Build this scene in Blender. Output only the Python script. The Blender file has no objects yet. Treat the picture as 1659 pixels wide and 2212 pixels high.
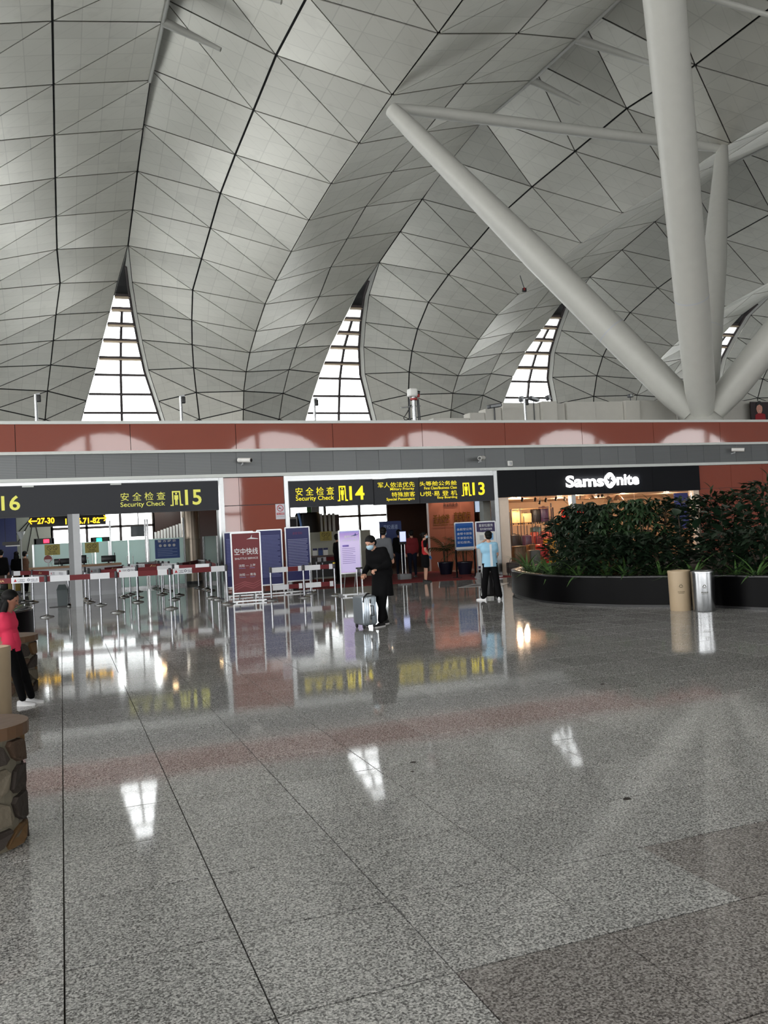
import bpy, bmesh, math, random
import numpy as np
from mathutils import Vector, Matrix
from math import pi, sin, cos, radians as rad
rnd = random.Random(11)
scene = bpy.context.scene
COL = scene.collection

# ------------------------------------------------------------ camera
FPX, CX, CY, EYE = 1850.0, 829.5, 1106.0, 1.7      # focal length and centre in pixels of the 1659x2212 frame, eye height in m
_d1 = np.array([132 - CX, -(1182 - CY), -FPX]); _d1 /= np.linalg.norm(_d1)
_up = np.cross(np.array([1, .0507, 0.0]), _d1); _up /= np.linalg.norm(_up)
if _up[1] < 0: _up = -_up
RW = np.array([np.cross(_d1, _up), _d1, _up])       # camera axes -> world axes
cam_d = bpy.data.cameras.new('camera'); cam = bpy.data.objects.new('camera', cam_d); COL.objects.link(cam)
cam_d.sensor_fit = 'VERTICAL'; cam_d.sensor_height = 36.0; cam_d.lens = FPX / 2212 * 36.0
cam_d.clip_start = .05; cam_d.clip_end = 600
cam.matrix_world = Matrix.Translation((0, 0, EYE)) @ Matrix(RW.tolist()).to_4x4()
scene.camera = cam
# ------------------------------------------------------------ daylight and exposure
world = bpy.data.worlds.new('overcast_sky'); scene.world = world; world.use_nodes = True
_bg = world.node_tree.nodes['Background']
_bg.inputs[0].default_value = (.985, .985, .98, 1); _bg.inputs[1].default_value = 8.0
scene.view_settings.view_transform = 'Standard'; scene.view_settings.look = 'None'
scene.view_settings.gamma = 1.0; scene.view_settings.use_curve_mapping = False
scene.view_settings.exposure = 0.0
scene.cycles.max_bounces = 7; scene.cycles.diffuse_bounces = 4; scene.cycles.glossy_bounces = 4
scene.cycles.transparent_max_bounces = 12; scene.cycles.sample_clamp_indirect = 6.0
scene.cycles.caustics_reflective = False; scene.cycles.caustics_refractive = False
def portal(name, loc, sx, sy, rot):
    l = bpy.data.lights.new(name, 'AREA'); l.shape = 'RECTANGLE'; l.size = sx; l.size_y = sy
    l.cycles.is_portal = True
    o = bpy.data.objects.new(name, l); COL.objects.link(o); o.location = loc; o.rotation_euler = rot
portal('facade_daylight_portal', (-12, -46.5, 7.5), 120, 15, (pi/2, 0, 0))          # sky light entering by the glazed front of the hall
portal('side_daylight_portal', (-71, 12, 10.5), 21, 116, (0, -pi/2, 0))

# ------------------------------------------------------------ helpers
def ray(px, py):
    w = RW @ np.array([px - CX, CY - py, -FPX]); return w / np.linalg.norm(w)
def G(px, py, z=0.0):                                # point of a horizontal plane seen at a pixel
    r = ray(px, py); t = (z - EYE) / r[2]; return Vector((r[0]*t, r[1]*t, z))
def AY(px, py, Y):                                   # point of a plane parallel to the shop wall
    r = ray(px, py); t = Y / r[1]; return Vector((r[0]*t, Y, EYE + r[2]*t))
def lin(c):
    c /= 255.0
    return c/12.92 if c <= .04045 else ((c+.055)/1.055)**2.4
def S(r, g, b): return (lin(r), lin(g), lin(b))

class MB:
    def __init__(s): s.v = []; s.f = []; s.sm = []; s.mi = []; s.cur = 0
    def add(s, vs, fs, smooth=False):
        o = len(s.v); s.v += [tuple(p) for p in vs]
        for f in fs: s.f.append([o+i for i in f]); s.sm.append(smooth); s.mi.append(s.cur)
        return s
    def box(s, x0, x1, y0, y1, z0, z1):
        return s.add([(x0,y0,z0),(x1,y0,z0),(x1,y1,z0),(x0,y1,z0),(x0,y0,z1),(x1,y0,z1),(x1,y1,z1),(x0,y1,z1)],
                     [(0,3,2,1),(4,5,6,7),(0,1,5,4),(1,2,6,5),(2,3,7,6),(3,0,4,7)])
    def rbox(s, x0, x1, y0, y1, z0, z1, r=.02, seg=2):
        bm = bmesh.new(); bmesh.ops.create_cube(bm, size=1)
        for v in bm.verts: v.co = ((x0+x1)/2 + v.co.x*(x1-x0), (y0+y1)/2 + v.co.y*(y1-y0), (z0+z1)/2 + v.co.z*(z1-z0))
        bmesh.ops.bevel(bm, geom=list(bm.edges), offset=r, segments=seg, profile=.5, affect='EDGES')
        s.add([v.co[:] for v in bm.verts], [[v.index for v in f.verts] for f in bm.faces], True); bm.free(); return s
    def ring(s, c, ax, r, n, ph=0):
        ax = Vector(ax).normalized(); u = ax.orthogonal().normalized(); w = ax.cross(u)
        return [Vector(c) + (u*cos(2*pi*i/n+ph) + w*sin(2*pi*i/n+ph))*r for i in range(n)]
    def cyl(s, p0, p1, r0, r1=None, n=12, caps=True):
        p0, p1 = Vector(p0), Vector(p1); r1 = r0 if r1 is None else r1
        a = s.ring(p0, p1-p0, r0, n); b = s.ring(p1, p1-p0, r1, n)
        s.add(a+b, [(i,(i+1)%n,n+(i+1)%n,n+i) for i in range(n)], True)
        if caps: s.add(a, [tuple(range(n))[::-1]]); s.add(b, [tuple(range(n))])
        return s
    def tube(s, pts, r, n=8):
        pts = [Vector(p) for p in pts]; rs = r if isinstance(r, (list, tuple)) else [r]*len(pts)
        vs = []; 
        t0 = (pts[1]-pts[0]).normalized(); u = t0.orthogonal().normalized()
        for i, p in enumerate(pts):
            t = (pts[min(i+1,len(pts)-1)]-pts[max(i-1,0)]).normalized()
            u = (u - t*u.dot(t)).normalized(); w = t.cross(u)
            vs += [p+(u*cos(2*pi*k/n)+w*sin(2*pi*k/n))*rs[i] for k in range(n)]
        fs = [(i*n+k, i*n+(k+1)%n, (i+1)*n+(k+1)%n, (i+1)*n+k) for i in range(len(pts)-1) for k in range(n)]
        s.add(vs, fs, True); m = (len(pts)-1)*n
        s.add(vs[:n], [tuple(range(n))[::-1]]); s.add(vs[m:], [tuple(range(n))]); return s
    def lathe(s, prof, n=20, c=(0,0,0), sx=1, sy=1):
        vs = [(c[0]+r*cos(2*pi*k/n)*sx, c[1]+r*sin(2*pi*k/n)*sy, c[2]+z) for r, z in prof for k in range(n)]
        fs = [(i*n+k, i*n+(k+1)%n, (i+1)*n+(k+1)%n, (i+1)*n+k) for i in range(len(prof)-1) for k in range(n)]
        s.add(vs, fs, True)
        if prof[0][0] > 1e-4: s.add(vs[:n], [tuple(range(n))[::-1]])
        if prof[-1][0] > 1e-4: s.add(vs[-n:], [tuple(range(n))])
        return s
    def ell(s, c, r, nu=12, nv=8, rot=None):
        vs = []; c = Vector(c)
        for j in range(nv+1):
            th = pi*j/nv
            for i in range(nu):
                p = Vector((r[0]*sin(th)*cos(2*pi*i/nu), r[1]*sin(th)*sin(2*pi*i/nu), r[2]*cos(th)))
                if rot: p = rot @ p
                vs.append(c+p)
        return s.add(vs, [(j*nu+i, (j+1)*nu+i, (j+1)*nu+(i+1)%nu, j*nu+(i+1)%nu) for j in range(nv) for i in range(nu)], True)
    def prism(s, poly, y0, y1):                      # polygon in x,z pushed along y
        n = len(poly)
        return s.add([(x,y0,z) for x,z in poly]+[(x,y1,z) for x,z in poly],
                     [tuple(range(n)), tuple(range(n,2*n))[::-1]]+[(i,n+i,n+(i+1)%n,(i+1)%n) for i in range(n)])
    def prismz(s, poly, z0, z1):
        n = len(poly)
        return s.add([(x,y,z0) for x,y in poly]+[(x,y,z1) for x,y in poly],
                     [tuple(range(n))[::-1], tuple(range(n,2*n))]+[(i,(i+1)%n,n+(i+1)%n,n+i) for i in range(n)])
    def quad(s, a, b, c, d): return s.add([a,b,c,d], [(0,1,2,3)])
    def mesh(s, name, mats, off=(0,0,0)):
        me = bpy.data.meshes.new(name)
        ox, oy, oz = off
        me.from_pydata([(x-ox,y-oy,z-oz) for x,y,z in s.v], [], s.f)
        me.polygons.foreach_set('use_smooth', s.sm)
        for m in (mats if isinstance(mats, (list, tuple)) else [mats]): me.materials.append(m)
        if max(s.mi, default=0): me.polygons.foreach_set('material_index', s.mi)
        me.update(); return me

def ob(name, me, parent=None, loc=None):
    o = bpy.data.objects.new(name, me); COL.objects.link(o)
    if parent is not None: o.parent = parent
    if loc is not None: o.location = loc
    return o
def tag(o, label=None, cat=None, group=None, kind=None):
    if label: o['label'] = label
    if cat: o['category'] = cat
    if group: o['group'] = group
    if kind: o['kind'] = kind
    return o
def thing(name, label, cat, loc=(0,0,0), rz=0, group=None):
    o = bpy.data.objects.new(name, None); COL.objects.link(o); o.empty_display_size = .1
    o.location = loc; o.rotation_euler = (0,0,rz); return tag(o, label, cat, group)
def struct(name, label=None, loc=(0,0,0)):
    o = bpy.data.objects.new(name, None); COL.objects.link(o); o.empty_display_size = .1; o.location = loc
    return tag(o, label, None, None, 'structure')
def base_of(p):                                      # world place of a part's thing, for parts written in world coordinates
    b = Vector((0,0,0))
    while p is not None: b += p.location; p = p.parent
    return b
def part(name, mb, mats, parent, world=True):        # a part; world=True: its points are world points
    off = base_of(parent) if world else (0,0,0)
    return ob(name, mb.mesh(name, mats, off), parent)
def solo(name, mb, mats, label, cat, group=None, kind=None):   # a thing that is one mesh, origin at its base
    xs = [v[0] for v in mb.v]; ys = [v[1] for v in mb.v]; zs = [v[2] for v in mb.v]
    c = ((min(xs)+max(xs))/2, (min(ys)+max(ys))/2, min(zs))
    return tag(ob(name, mb.mesh(name, mats, c), None, c), label, cat, group, kind)
def ssolo(name, mb, mats, label=None):
    return tag(ob(name, mb.mesh(name, mats)), label, None, None, 'structure')

_tc = {}
def tdata(body, bold=0.0, spacing=1.0):
    k = (body, bold, spacing)
    if k not in _tc:
        cu = bpy.data.curves.new('lettering', 'FONT'); cu.body = body; cu.offset = bold; cu.resolution_u = 3; cu.space_character = spacing
        o = bpy.data.objects.new('lettering', cu)
        me = o.to_mesh()
        v = np.empty(len(me.vertices)*3); me.vertices.foreach_get('co', v); v = v.reshape(-1,3)
        f = [list(p.vertices) for p in me.polygons]
        o.to_mesh_clear(); bpy.data.objects.remove(o); bpy.data.curves.remove(cu)
        if len(v):
            lo, hi = v[:,:2].min(0), v[:,:2].max(0); v = (v[:,:2]-lo)/np.maximum(hi-lo, 1e-6)
        _tc[k] = (v, f)
    return _tc[k]
def tput(mb, body, x0, x1, z0, z1, y, bold=0.0, spacing=1.0):   # lettering fitted into a box of a plane that faces -y
    v, f = tdata(body, bold, spacing)
    if len(v): mb.add([(x0+a*(x1-x0), y, z0+b*(z1-z0)) for a, b in v], f)
    return mb
def text(body, x0, x1, z0, z1, y, mat, parent, bold=0.0, name='lettering', world=True, spacing=1.0):
    mb = MB(); tput(mb, body, x0, x1, z0, z1, y, bold, spacing); return part(name, mb, mat, parent, world)

# ------------------------------------------------------------ materials
MT = {}
def nodes(m):
    nt = m.node_tree; return nt, nt.nodes, nt.links
def M(name, rgb, rough=.5, metal=0.0, var=.06, scale=6.0, bump=0.0, bscale=30.0, emit=0.0, ecol=None, spec=.5, coat=0.0):
    if name in MT: return MT[name]
    m = bpy.data.materials.new(name); m.use_nodes = True; nt, N, L = nodes(m); b = N['Principled BSDF']
    tc = N.new('ShaderNodeTexCoord'); nz = N.new('ShaderNodeTexNoise'); nz.inputs['Scale'].default_value = scale; nz.inputs['Detail'].default_value = 3
    L.new(tc.outputs['Object'], nz.inputs['Vector'])
    mx = N.new('ShaderNodeMix'); mx.data_type = 'RGBA'
    mx.inputs[6].default_value = tuple(c*(1-var) for c in rgb)+(1,); mx.inputs[7].default_value = tuple(min(1, c*(1+var)) for c in rgb)+(1,)
    L.new(nz.outputs['Fac'], mx.inputs[0]); L.new(mx.outputs[2], b.inputs['Base Color'])
    b.inputs['Roughness'].default_value = rough; b.inputs['Metallic'].default_value = metal
    b.inputs['Specular IOR Level'].default_value = spec; b.inputs['Coat Weight'].default_value = coat
    if emit:
        b.inputs['Emission Color'].default_value = (ecol or rgb)+(1,); b.inputs['Emission Strength'].default_value = emit
    if bump:
        nb = N.new('ShaderNodeTexNoise'); nb.inputs['Scale'].default_value = bscale; nb.inputs['Detail'].default_value = 3
        L.new(tc.outputs['Object'], nb.inputs['Vector'])
        bp = N.new('ShaderNodeBump'); bp.inputs['Strength'].default_value = bump; bp.inputs['Distance'].default_value = .05
        L.new(nb.outputs['Fac'], bp.inputs['Height']); L.new(bp.outputs['Normal'], b.inputs['Normal'])
    MT[name] = m; return m
def mth(N, L, op, a, b=None, clamp=False):
    n = N.new('ShaderNodeMath'); n.operation = op; n.use_clamp = clamp
    for i, x in enumerate((a, b)):
        if x is None: continue
        if isinstance(x, (int, float)): n.inputs[i].default_value = x
        else: L.new(x, n.inputs[i])
    return n.outputs[0]
def ceiling_material():
    m = bpy.data.materials.new('ceiling_panel_paint'); m.use_nodes = True; nt, N, L = nodes(m); b = N['Principled BSDF']
    uv = N.new('ShaderNodeUVMap'); uv.uv_map = 'grid'; sp = N.new('ShaderNodeSeparateXYZ'); L.new(uv.outputs[0], sp.inputs[0])
    u4 = mth(N, L, 'MULTIPLY', sp.outputs[0], 4.0); v4 = mth(N, L, 'MULTIPLY', sp.outputs[1], 4.0)
    def line(x, w):
        f = mth(N, L, 'FRACT', mth(N, L, 'ADD', x, .5)); d = mth(N, L, 'ABSOLUTE', mth(N, L, 'SUBTRACT', f, .5))
        return mth(N, L, 'LESS_THAN', d, w)
    l = mth(N, L, 'MAXIMUM', mth(N, L, 'MAXIMUM', line(u4, .018), line(v4, .02)), mth(N, L, 'MULTIPLY', line(mth(N, L, 'SUBTRACT', u4, v4), .014), .7))
    # each small sheet has its own slight tint
    cx = N.new('ShaderNodeCombineXYZ'); L.new(mth(N, L, 'FLOOR', u4), cx.inputs[0]); L.new(mth(N, L, 'FLOOR', v4), cx.inputs[1])
    oi = N.new('ShaderNodeObjectInfo'); L.new(mth(N, L, 'MULTIPLY', oi.outputs['Random'], 50.0), cx.inputs[2])
    wn = N.new('ShaderNodeTexWhiteNoise'); L.new(cx.outputs[0], wn.inputs['Vector'])
    ge = N.new('ShaderNodeNewGeometry'); nz = N.new('ShaderNodeTexNoise'); nz.inputs['Scale'].default_value = .9; nz.inputs['Detail'].default_value = 5
    L.new(ge.outputs['Position'], nz.inputs['Vector'])
    rp = N.new('ShaderNodeValToRGB'); rp.color_ramp.elements[0].position = .60; rp.color_ramp.elements[1].position = .68
    rp.color_ramp.elements[0].color = (0,0,0,1); rp.color_ramp.elements[1].color = (1,1,1,1); L.new(nz.outputs['Fac'], rp.inputs[0])
    fac = mth(N, L, 'SUBTRACT', 1.0, mth(N, L, 'ADD', mth(N, L, 'MULTIPLY', l, .15), mth(N, L, 'ADD', mth(N, L, 'MULTIPLY', wn.outputs['Value'], .07), mth(N, L, 'MULTIPLY', rp.outputs[0], .06))))
    mx = N.new('ShaderNodeMix'); mx.data_type = 'RGBA'; mx.blend_type = 'MULTIPLY'; mx.inputs[0].default_value = 1
    mx.inputs[6].default_value = S(204, 202, 192)+(1,); L.new(fac, mx.inputs[7]); L.new(mx.outputs[2], b.inputs['Base Color'])
    b.inputs['Roughness'].default_value = .41; b.inputs['Metallic'].default_value = .45
    MT['ceiling'] = m; return m
def floor_material(name, c0, c1, c2, joints):
    m = bpy.data.materials.new(name); m.use_nodes = True; nt, N, L = nodes(m); b = N['Principled BSDF']
    ge = N.new('ShaderNodeNewGeometry')
    def noise(sc, det, rgh=.6):
        n = N.new('ShaderNodeTexNoise'); n.inputs['Scale'].default_value = sc; n.inputs['Detail'].default_value = det; n.inputs['Roughness'].default_value = rgh
        L.new(ge.outputs['Position'], n.inputs['Vector']); return n
    n1 = noise(95, 3); n2 = noise(1.3, 3); vo = N.new('ShaderNodeTexVoronoi'); vo.inputs['Scale'].default_value = 120; L.new(ge.outputs['Position'], vo.inputs['Vector'])
    rp = N.new('ShaderNodeValToRGB'); e = rp.color_ramp.elements
    e[0].position = .36; e[0].color = c0+(1,); e[1].position = .64; e[1].color = c2+(1,); x = e.new(.5); x.color = c1+(1,)
    sv = N.new('ShaderNodeSeparateColor'); L.new(vo.outputs['Color'], sv.inputs[0])
    L.new(mth(N, L, 'ADD', mth(N, L, 'MULTIPLY', n1.outputs['Fac'], .75), mth(N, L, 'MULTIPLY', sv.outputs[0], .25)), rp.inputs[0])
    oi = N.new('ShaderNodeObjectInfo')
    if joints:
        sp = N.new('ShaderNodeSeparateXYZ'); L.new(ge.outputs['Position'], sp.inputs[0])
        def cell(o, off): return mth(N, L, 'DIVIDE', mth(N, L, 'ADD', o, off), .7)
        ux, uy = cell(sp.outputs[0], .055), cell(sp.outputs[1], -3.035)
        cb = N.new('ShaderNodeCombineXYZ'); L.new(mth(N, L, 'FLOOR', ux), cb.inputs[0]); L.new(mth(N, L, 'FLOOR', uy), cb.inputs[1])
        wn = N.new('ShaderNodeTexWhiteNoise'); L.new(cb.outputs[0], wn.inputs['Vector']); rv = wn.outputs['Value']
        def ln(x):
            d = mth(N, L, 'ABSOLUTE', mth(N, L, 'SUBTRACT', mth(N, L, 'FRACT', mth(N, L, 'ADD', x, .5)), .5)); return mth(N, L, 'LESS_THAN', d, .006)
        jl = mth(N, L, 'MAXIMUM', ln(ux), ln(uy))
    else: rv = oi.outputs['Random']; jl = None
    k = mth(N, L, 'ADD', mth(N, L, 'ADD', .82, mth(N, L, 'MULTIPLY', rv, .16)), mth(N, L, 'MULTIPLY', n2.outputs['Fac'], .2))
    if jl is not None: k = mth(N, L, 'MULTIPLY', k, mth(N, L, 'SUBTRACT', 1.0, mth(N, L, 'MULTIPLY', jl, .55)))
    mx = N.new('ShaderNodeMix'); mx.data_type = 'RGBA'; mx.blend_type = 'MULTIPLY'; mx.inputs[0].default_value = 1
    L.new(rp.outputs[0], mx.inputs[6]); L.new(k, mx.inputs[7]); L.new(mx.outputs[2], b.inputs['Base Color'])
    b.inputs['Roughness'].default_value = .055; b.inputs['IOR'].default_value = 1.5
    n3 = noise(2.2, 2); bp = N.new('ShaderNodeBump'); bp.inputs['Strength'].default_value = .02; bp.inputs['Distance'].default_value = .02
    L.new(n3.outputs['Fac'], bp.inputs['Height']); L.new(bp.outputs['Normal'], b.inputs['Normal'])
    return m
def glass(name, tint, refl=.08, rough=.02):
    m = bpy.data.materials.new(name); m.use_nodes = True; nt, N, L = nodes(m); N.remove(N['Principled BSDF'])
    t = N.new('ShaderNodeBsdfTransparent'); t.inputs[0].default_value = tint+(1,)
    g = N.new('ShaderNodeBsdfGlossy'); g.inputs['Roughness'].default_value = rough
    fr = N.new('ShaderNodeFresnel'); fr.inputs[0].default_value = 1.5
    mx = N.new('ShaderNodeMixShader'); L.new(mth(N, L, 'MULTIPLY', fr.outputs[0], refl*12, True), mx.inputs[0])
    L.new(t.outputs[0], mx.inputs[1]); L.new(g.outputs[0], mx.inputs[2]); L.new(mx.outputs[0], N['Material Output'].inputs[0])
    return m
def frosted(name, rgb, trans=.6, clear=.0):
    m = bpy.data.materials.new(name); m.use_nodes = True; nt, N, L = nodes(m); N.remove(N['Principled BSDF'])
    d = N.new('ShaderNodeBsdfDiffuse'); d.inputs[0].default_value = rgb+(1,); t = N.new('ShaderNodeBsdfTranslucent'); t.inputs[0].default_value = rgb+(1,)
    mx = N.new('ShaderNodeMixShader'); mx.inputs[0].default_value = trans; L.new(d.outputs[0], mx.inputs[1]); L.new(t.outputs[0], mx.inputs[2])
    out = mx
    if clear:
        tr = N.new('ShaderNodeBsdfTransparent'); m2 = N.new('ShaderNodeMixShader'); m2.inputs[0].default_value = clear
        L.new(mx.outputs[0], m2.inputs[1]); L.new(tr.outputs[0], m2.inputs[2]); out = m2
    L.new(out.outputs[0], N['Material Output'].inputs[0]); return m
ceil_m = ceiling_material()
granite = floor_material('granite_grey', S(88,87,86), S(166,165,162), S(222,221,218), False)
granite_warm = floor_material('granite_warm', S(80,76,74), S(144,138,134), S(192,186,182), False)
granite_far = floor_material('granite_far', S(88,87,86), S(166,165,162), S(222,221,218), True)
clear_glass = glass('clear_glass', (.97, .985, .98)); roof_glass = glass('roof_glazing', (.93, .96, .97), .05)
shop_glass = glass('shop_glass', (.96, .96, .96), .05)
frost = frosted('frosted_glass', S(222, 238, 236), .72); blinds = frosted('striped_blind', S(225, 232, 235), .5, .55)
dark = M('dark_gap', (.012, .012, .012), .8)
white_steel = M('white_steel_paint', S(192, 192, 185), .42, 0, .05, 3, .02, 60)
trim_white = M('white_trim', S(214, 218, 214), .35, 0, .03)
red_glass = M('red_glass_cladding', S(146, 80, 66), .035, 0, .04, 2, .012, 1.3, spec=.6)
stainless = M('brushed_stainless', S(166, 168, 169), .26, 1, .05, 20)
chrome = M('polished_chrome', S(205, 207, 208), .12, 1, .03)
black_p = M('black_plastic', S(24, 24, 26), .45)
dark_grey = M('dark_grey_metal', S(58, 60, 64), .5)
grey_m = M('mid_grey_paint', S(128, 130, 132), .5)
light_grey = M('light_grey_paint', S(186, 189, 192), .45)
off_white = M('off_white_panel', S(226, 226, 222), .45)
# ============================================================ CEILING: folded shells in bays along x, rows of triangular panels
FOLDS = [-70.2, -51.4, -32.5, -13.62, 5.24, 24.1, 43.5, 64.4, 85.0, 105.5]
CR = {0:(30.0,21.1),1:(35.0,21.15),2:(39.6,21.0),3:(44.3,20.86),4:(48.9,20.5),5:(53.2,20.0),6:(57.6,19.4),7:(61.1,18.7),8:(64.5,17.5),9:(67.05,16.4),10:(68.8,15.2),11:(70.06,13.84),12:(70.6,12.4),13:(71.5,9.6),14:(72.0,5.2)}
MD = {0:(31.9,22.95),1:(37.1,23.4),2:(42.0,23.25),3:(46.9,23.1),4:(51.7,22.8),5:(55.7,22.05),6:(59.7,21.3),7:(63.4,20.13),8:(66.7,18.75),9:(68.76,17.3),10:(70.3,15.75),11:(71.5,13.93),12:(72.25,11.8),13:(73.1,9.1),14:(73.7,5.2)}
ED = {0:(34.3,24.8),1:(38.5,24.95),2:(44.4,25.35),3:(48.85,24.9),4:(53.2,24.3),5:(57.4,23.5),6:(62.0,22.65),7:(65.98,21.27),8:(68.5,19.6),9:(70.7,18.0),10:(72.34,15.92),11:(73.1,13.44),12:(73.6,11.2),13:(74.2,8.6),14:(74.8,5.2)}
MF = {7:.515,8:.479,9:.452,10:.424,11:.391,12:.362,13:.32,14:.28}
EF = {7:.947,8:.897,9:.844,10:.784,11:.70,12:.63,13:.56,14:.50}
for k in range(-1, -17, -1):
    CR[k] = (CR[0][0]+4.85*k, 21.1); MD[k] = (MD[0][0]+4.85*k, 22.95); ED[k] = (ED[0][0]+4.85*k, 24.7)
RAISE = {3:.25, 2:.6, 1:1.1, 0:1.7, -1:2.3}
def rowpt(b, k, j):
    """j 0..4: left edge, left middle line, crease, right middle line, right edge of bay b at row k"""
    xl, xr = FOLDS[b], FOLDS[b+1]; xc = (xl+xr)/2; h = (xr-xl)/2
    sg = -1 if j < 2 else 1
    if j == 2: return Vector((xc,)+CR[k])
    if j in (1, 3): return Vector((xc+sg*h*MF.get(k, .5),)+MD[k])
    y, z = ED[k]
    if j == 0 and k <= 3: z += RAISE.get(k, 2.5)
    return Vector((xc+sg*h*EF.get(k, 1.0), y, z))
def outdir(k):
    a = min(1, max(0, (k-3)/9)); v = Vector((0, sin(a*pi/2), cos(a*pi/2))); return v
ceiling = struct('ceiling', 'vaulted white roof of folded shells clad in triangular panels')
cands = []; bbk = MB()
for b in range(len(FOLDS)-1):
    for k in range(-16, 14):
        for j in range(4):
            P = {}
            for kk in (k, k+1):
                for jj in (j, j+1): P[(kk, jj)] = rowpt(b, kk, jj)
            o, i_ = (j, j+1) if j < 2 else (j+1, j)             # outer side (towards the fold), inner side (towards the crease)
            A, B, C_, D = P[(k, o)], P[(k, i_)], P[(k+1, i_)], P[(k+1, o)]
            # diagonal from outer row k to inner row k+1; edge kinds: 1 long seam, 2 cross seam, 3 diagonal
            for pts, uvs, ek in (((A, B, C_), ((0,0),(1,0),(1,1)), (2,1,3)), ((A, C_, D), ((0,0),(1,1),(0,1)), (3,2,1))):
                cands.append((b, k, pts, uvs, ek))
            w = [A+outdir(k)*.14, B+outdir(k)*.14, C_+outdir(k+1)*.14, D+outdir(k+1)*.14]
            bbk.add(w, [(0,1,2),(0,2,3)])
_RT = RW.T
def project(p):
    v = _RT @ (np.array(p)-np.array([0,0,EYE]))
    return (CX+FPX*v[0]/-v[2], CY-FPX*v[1]/-v[2], -v[2])
def in_view(pts, m=0):
    q = [project(p) for p in pts]
    if min(c[2] for c in q) < 1: return 0.0
    xs = [c[0] for c in q]; ys = [c[1] for c in q]
    if max(xs) < -m or min(xs) > 1659+m or max(ys) < -m or min(ys) > 912+m: return 0.0
    return abs((q[1][0]-q[0][0])*(q[2][1]-q[0][1])-(q[2][0]-q[0][0])*(q[1][1]-q[0][1]))/2
INS = {1:.055, 2:.045, 3:.034}
def panel_geo(pts, uvs, ek):
    p = [Vector(q) for q in pts]; n = (p[1]-p[0]).cross(p[2]-p[0])
    if n.length < 1e-4: return None
    n.normalize()
    # inset each edge by its seam half-width
    ln = []
    for i in range(3):
        a, c = p[i], p[(i+1)%3]; d = (c-a).normalized(); m = n.cross(d); ln.append((a+m*INS[ek[i]], d))
    out = []
    for i in range(3):
        (a, d), (c, e) = ln[i-1], ln[i]                      # vertex i = edge i-1 meets edge i
        cr = d.cross(e); den = cr.dot(cr); t = (c-a).cross(e).dot(cr)/den if den > 1e-9 else 0
        out.append(a+d*t)
    up = n if n.z+n.y*.6 > 0 else -n
    # barycentric uv of the inset corners
    T = np.array([[*(p[1]-p[0])], [*(p[2]-p[0])]]).T; u2 = []
    for q in out:
        s, *_ = np.linalg.lstsq(T, np.array(q-p[0]), rcond=None)
        u2.append(tuple(uvs[0][c]+s[0]*(uvs[1][c]-uvs[0][c])+s[1]*(uvs[2][c]-uvs[0][c]) for c in (0, 1)))
    return out, [q+up*.05 for q in out], u2
def panel_mesh(items, name):
    vs, fs, uv = [], [], []
    for g in items:
        lo, hi, u = g; o = len(vs); vs += lo+hi
        for f in ((0,1,2),(3,5,4),(0,3,4,1),(1,4,5,2),(2,5,3,0)):
            fs.append([o+i for i in f]); uv += [u[i%3] for i in f]
    me = bpy.data.meshes.new(name); me.from_pydata(vs, [], fs); me.materials.append(ceil_m)
    l = me.uv_layers.new(name='grid'); l.data.foreach_set('uv', [c for t in uv for c in t]); me.update(); return me
scored = sorted(((in_view(c[2]), i) for i, c in enumerate(cands)), reverse=True)
single = {i for a, i in scored[:300] if a > 0}
rest = []
for i, c in enumerate(cands):
    g = panel_geo(*c[2:])
    if g is None: continue
    if i in single: ob('panel', panel_mesh([g], 'panel'), ceiling)
    else: rest.append(g)
tag(ob('panel_field', panel_mesh(rest, 'panel_field'), ceiling), 'further triangular panels of the same roof', kind='stuff')
part('backing', bbk, dark, ceiling)
# edge beams along the slots between two shells, and short tubes bridging the slots
for b in range(3, 8):
    mb = MB(); pts = [rowpt(b, k, 4)+Vector((-.05, 0, -.05)) for k in range(-16, 3)]
    mb.tube(pts, .1, 6); part('edge_beam', mb, white_steel, ceiling)
    mb = MB()
    for k in range(-16, 4):
        a, c = rowpt(b, k, 4), rowpt(b, k+1, 4); d, e = rowpt(b+1, k+1, 0) if b+1 < len(FOLDS)-1 else c, rowpt(b+1, k, 0) if b+1 < len(FOLDS)-1 else a
        mb.quad(a, c, d+Vector((0,0,.2)), e+Vector((0,0,.2)))
    part('slot_lining', mb, grey_m, ceiling)
    for k in range(-3, 2):
        e = rowpt(b, k, 4); m = rowpt(b+1, k, 1); L_ = {1:.5, 0:.8}.get(k, .95)
        q = e.lerp(m, L_)+Vector((0, 0, -.5))
        part('slot_tube', MB().cyl(e, q, .22, .1, 12), white_steel, ceiling)
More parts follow.
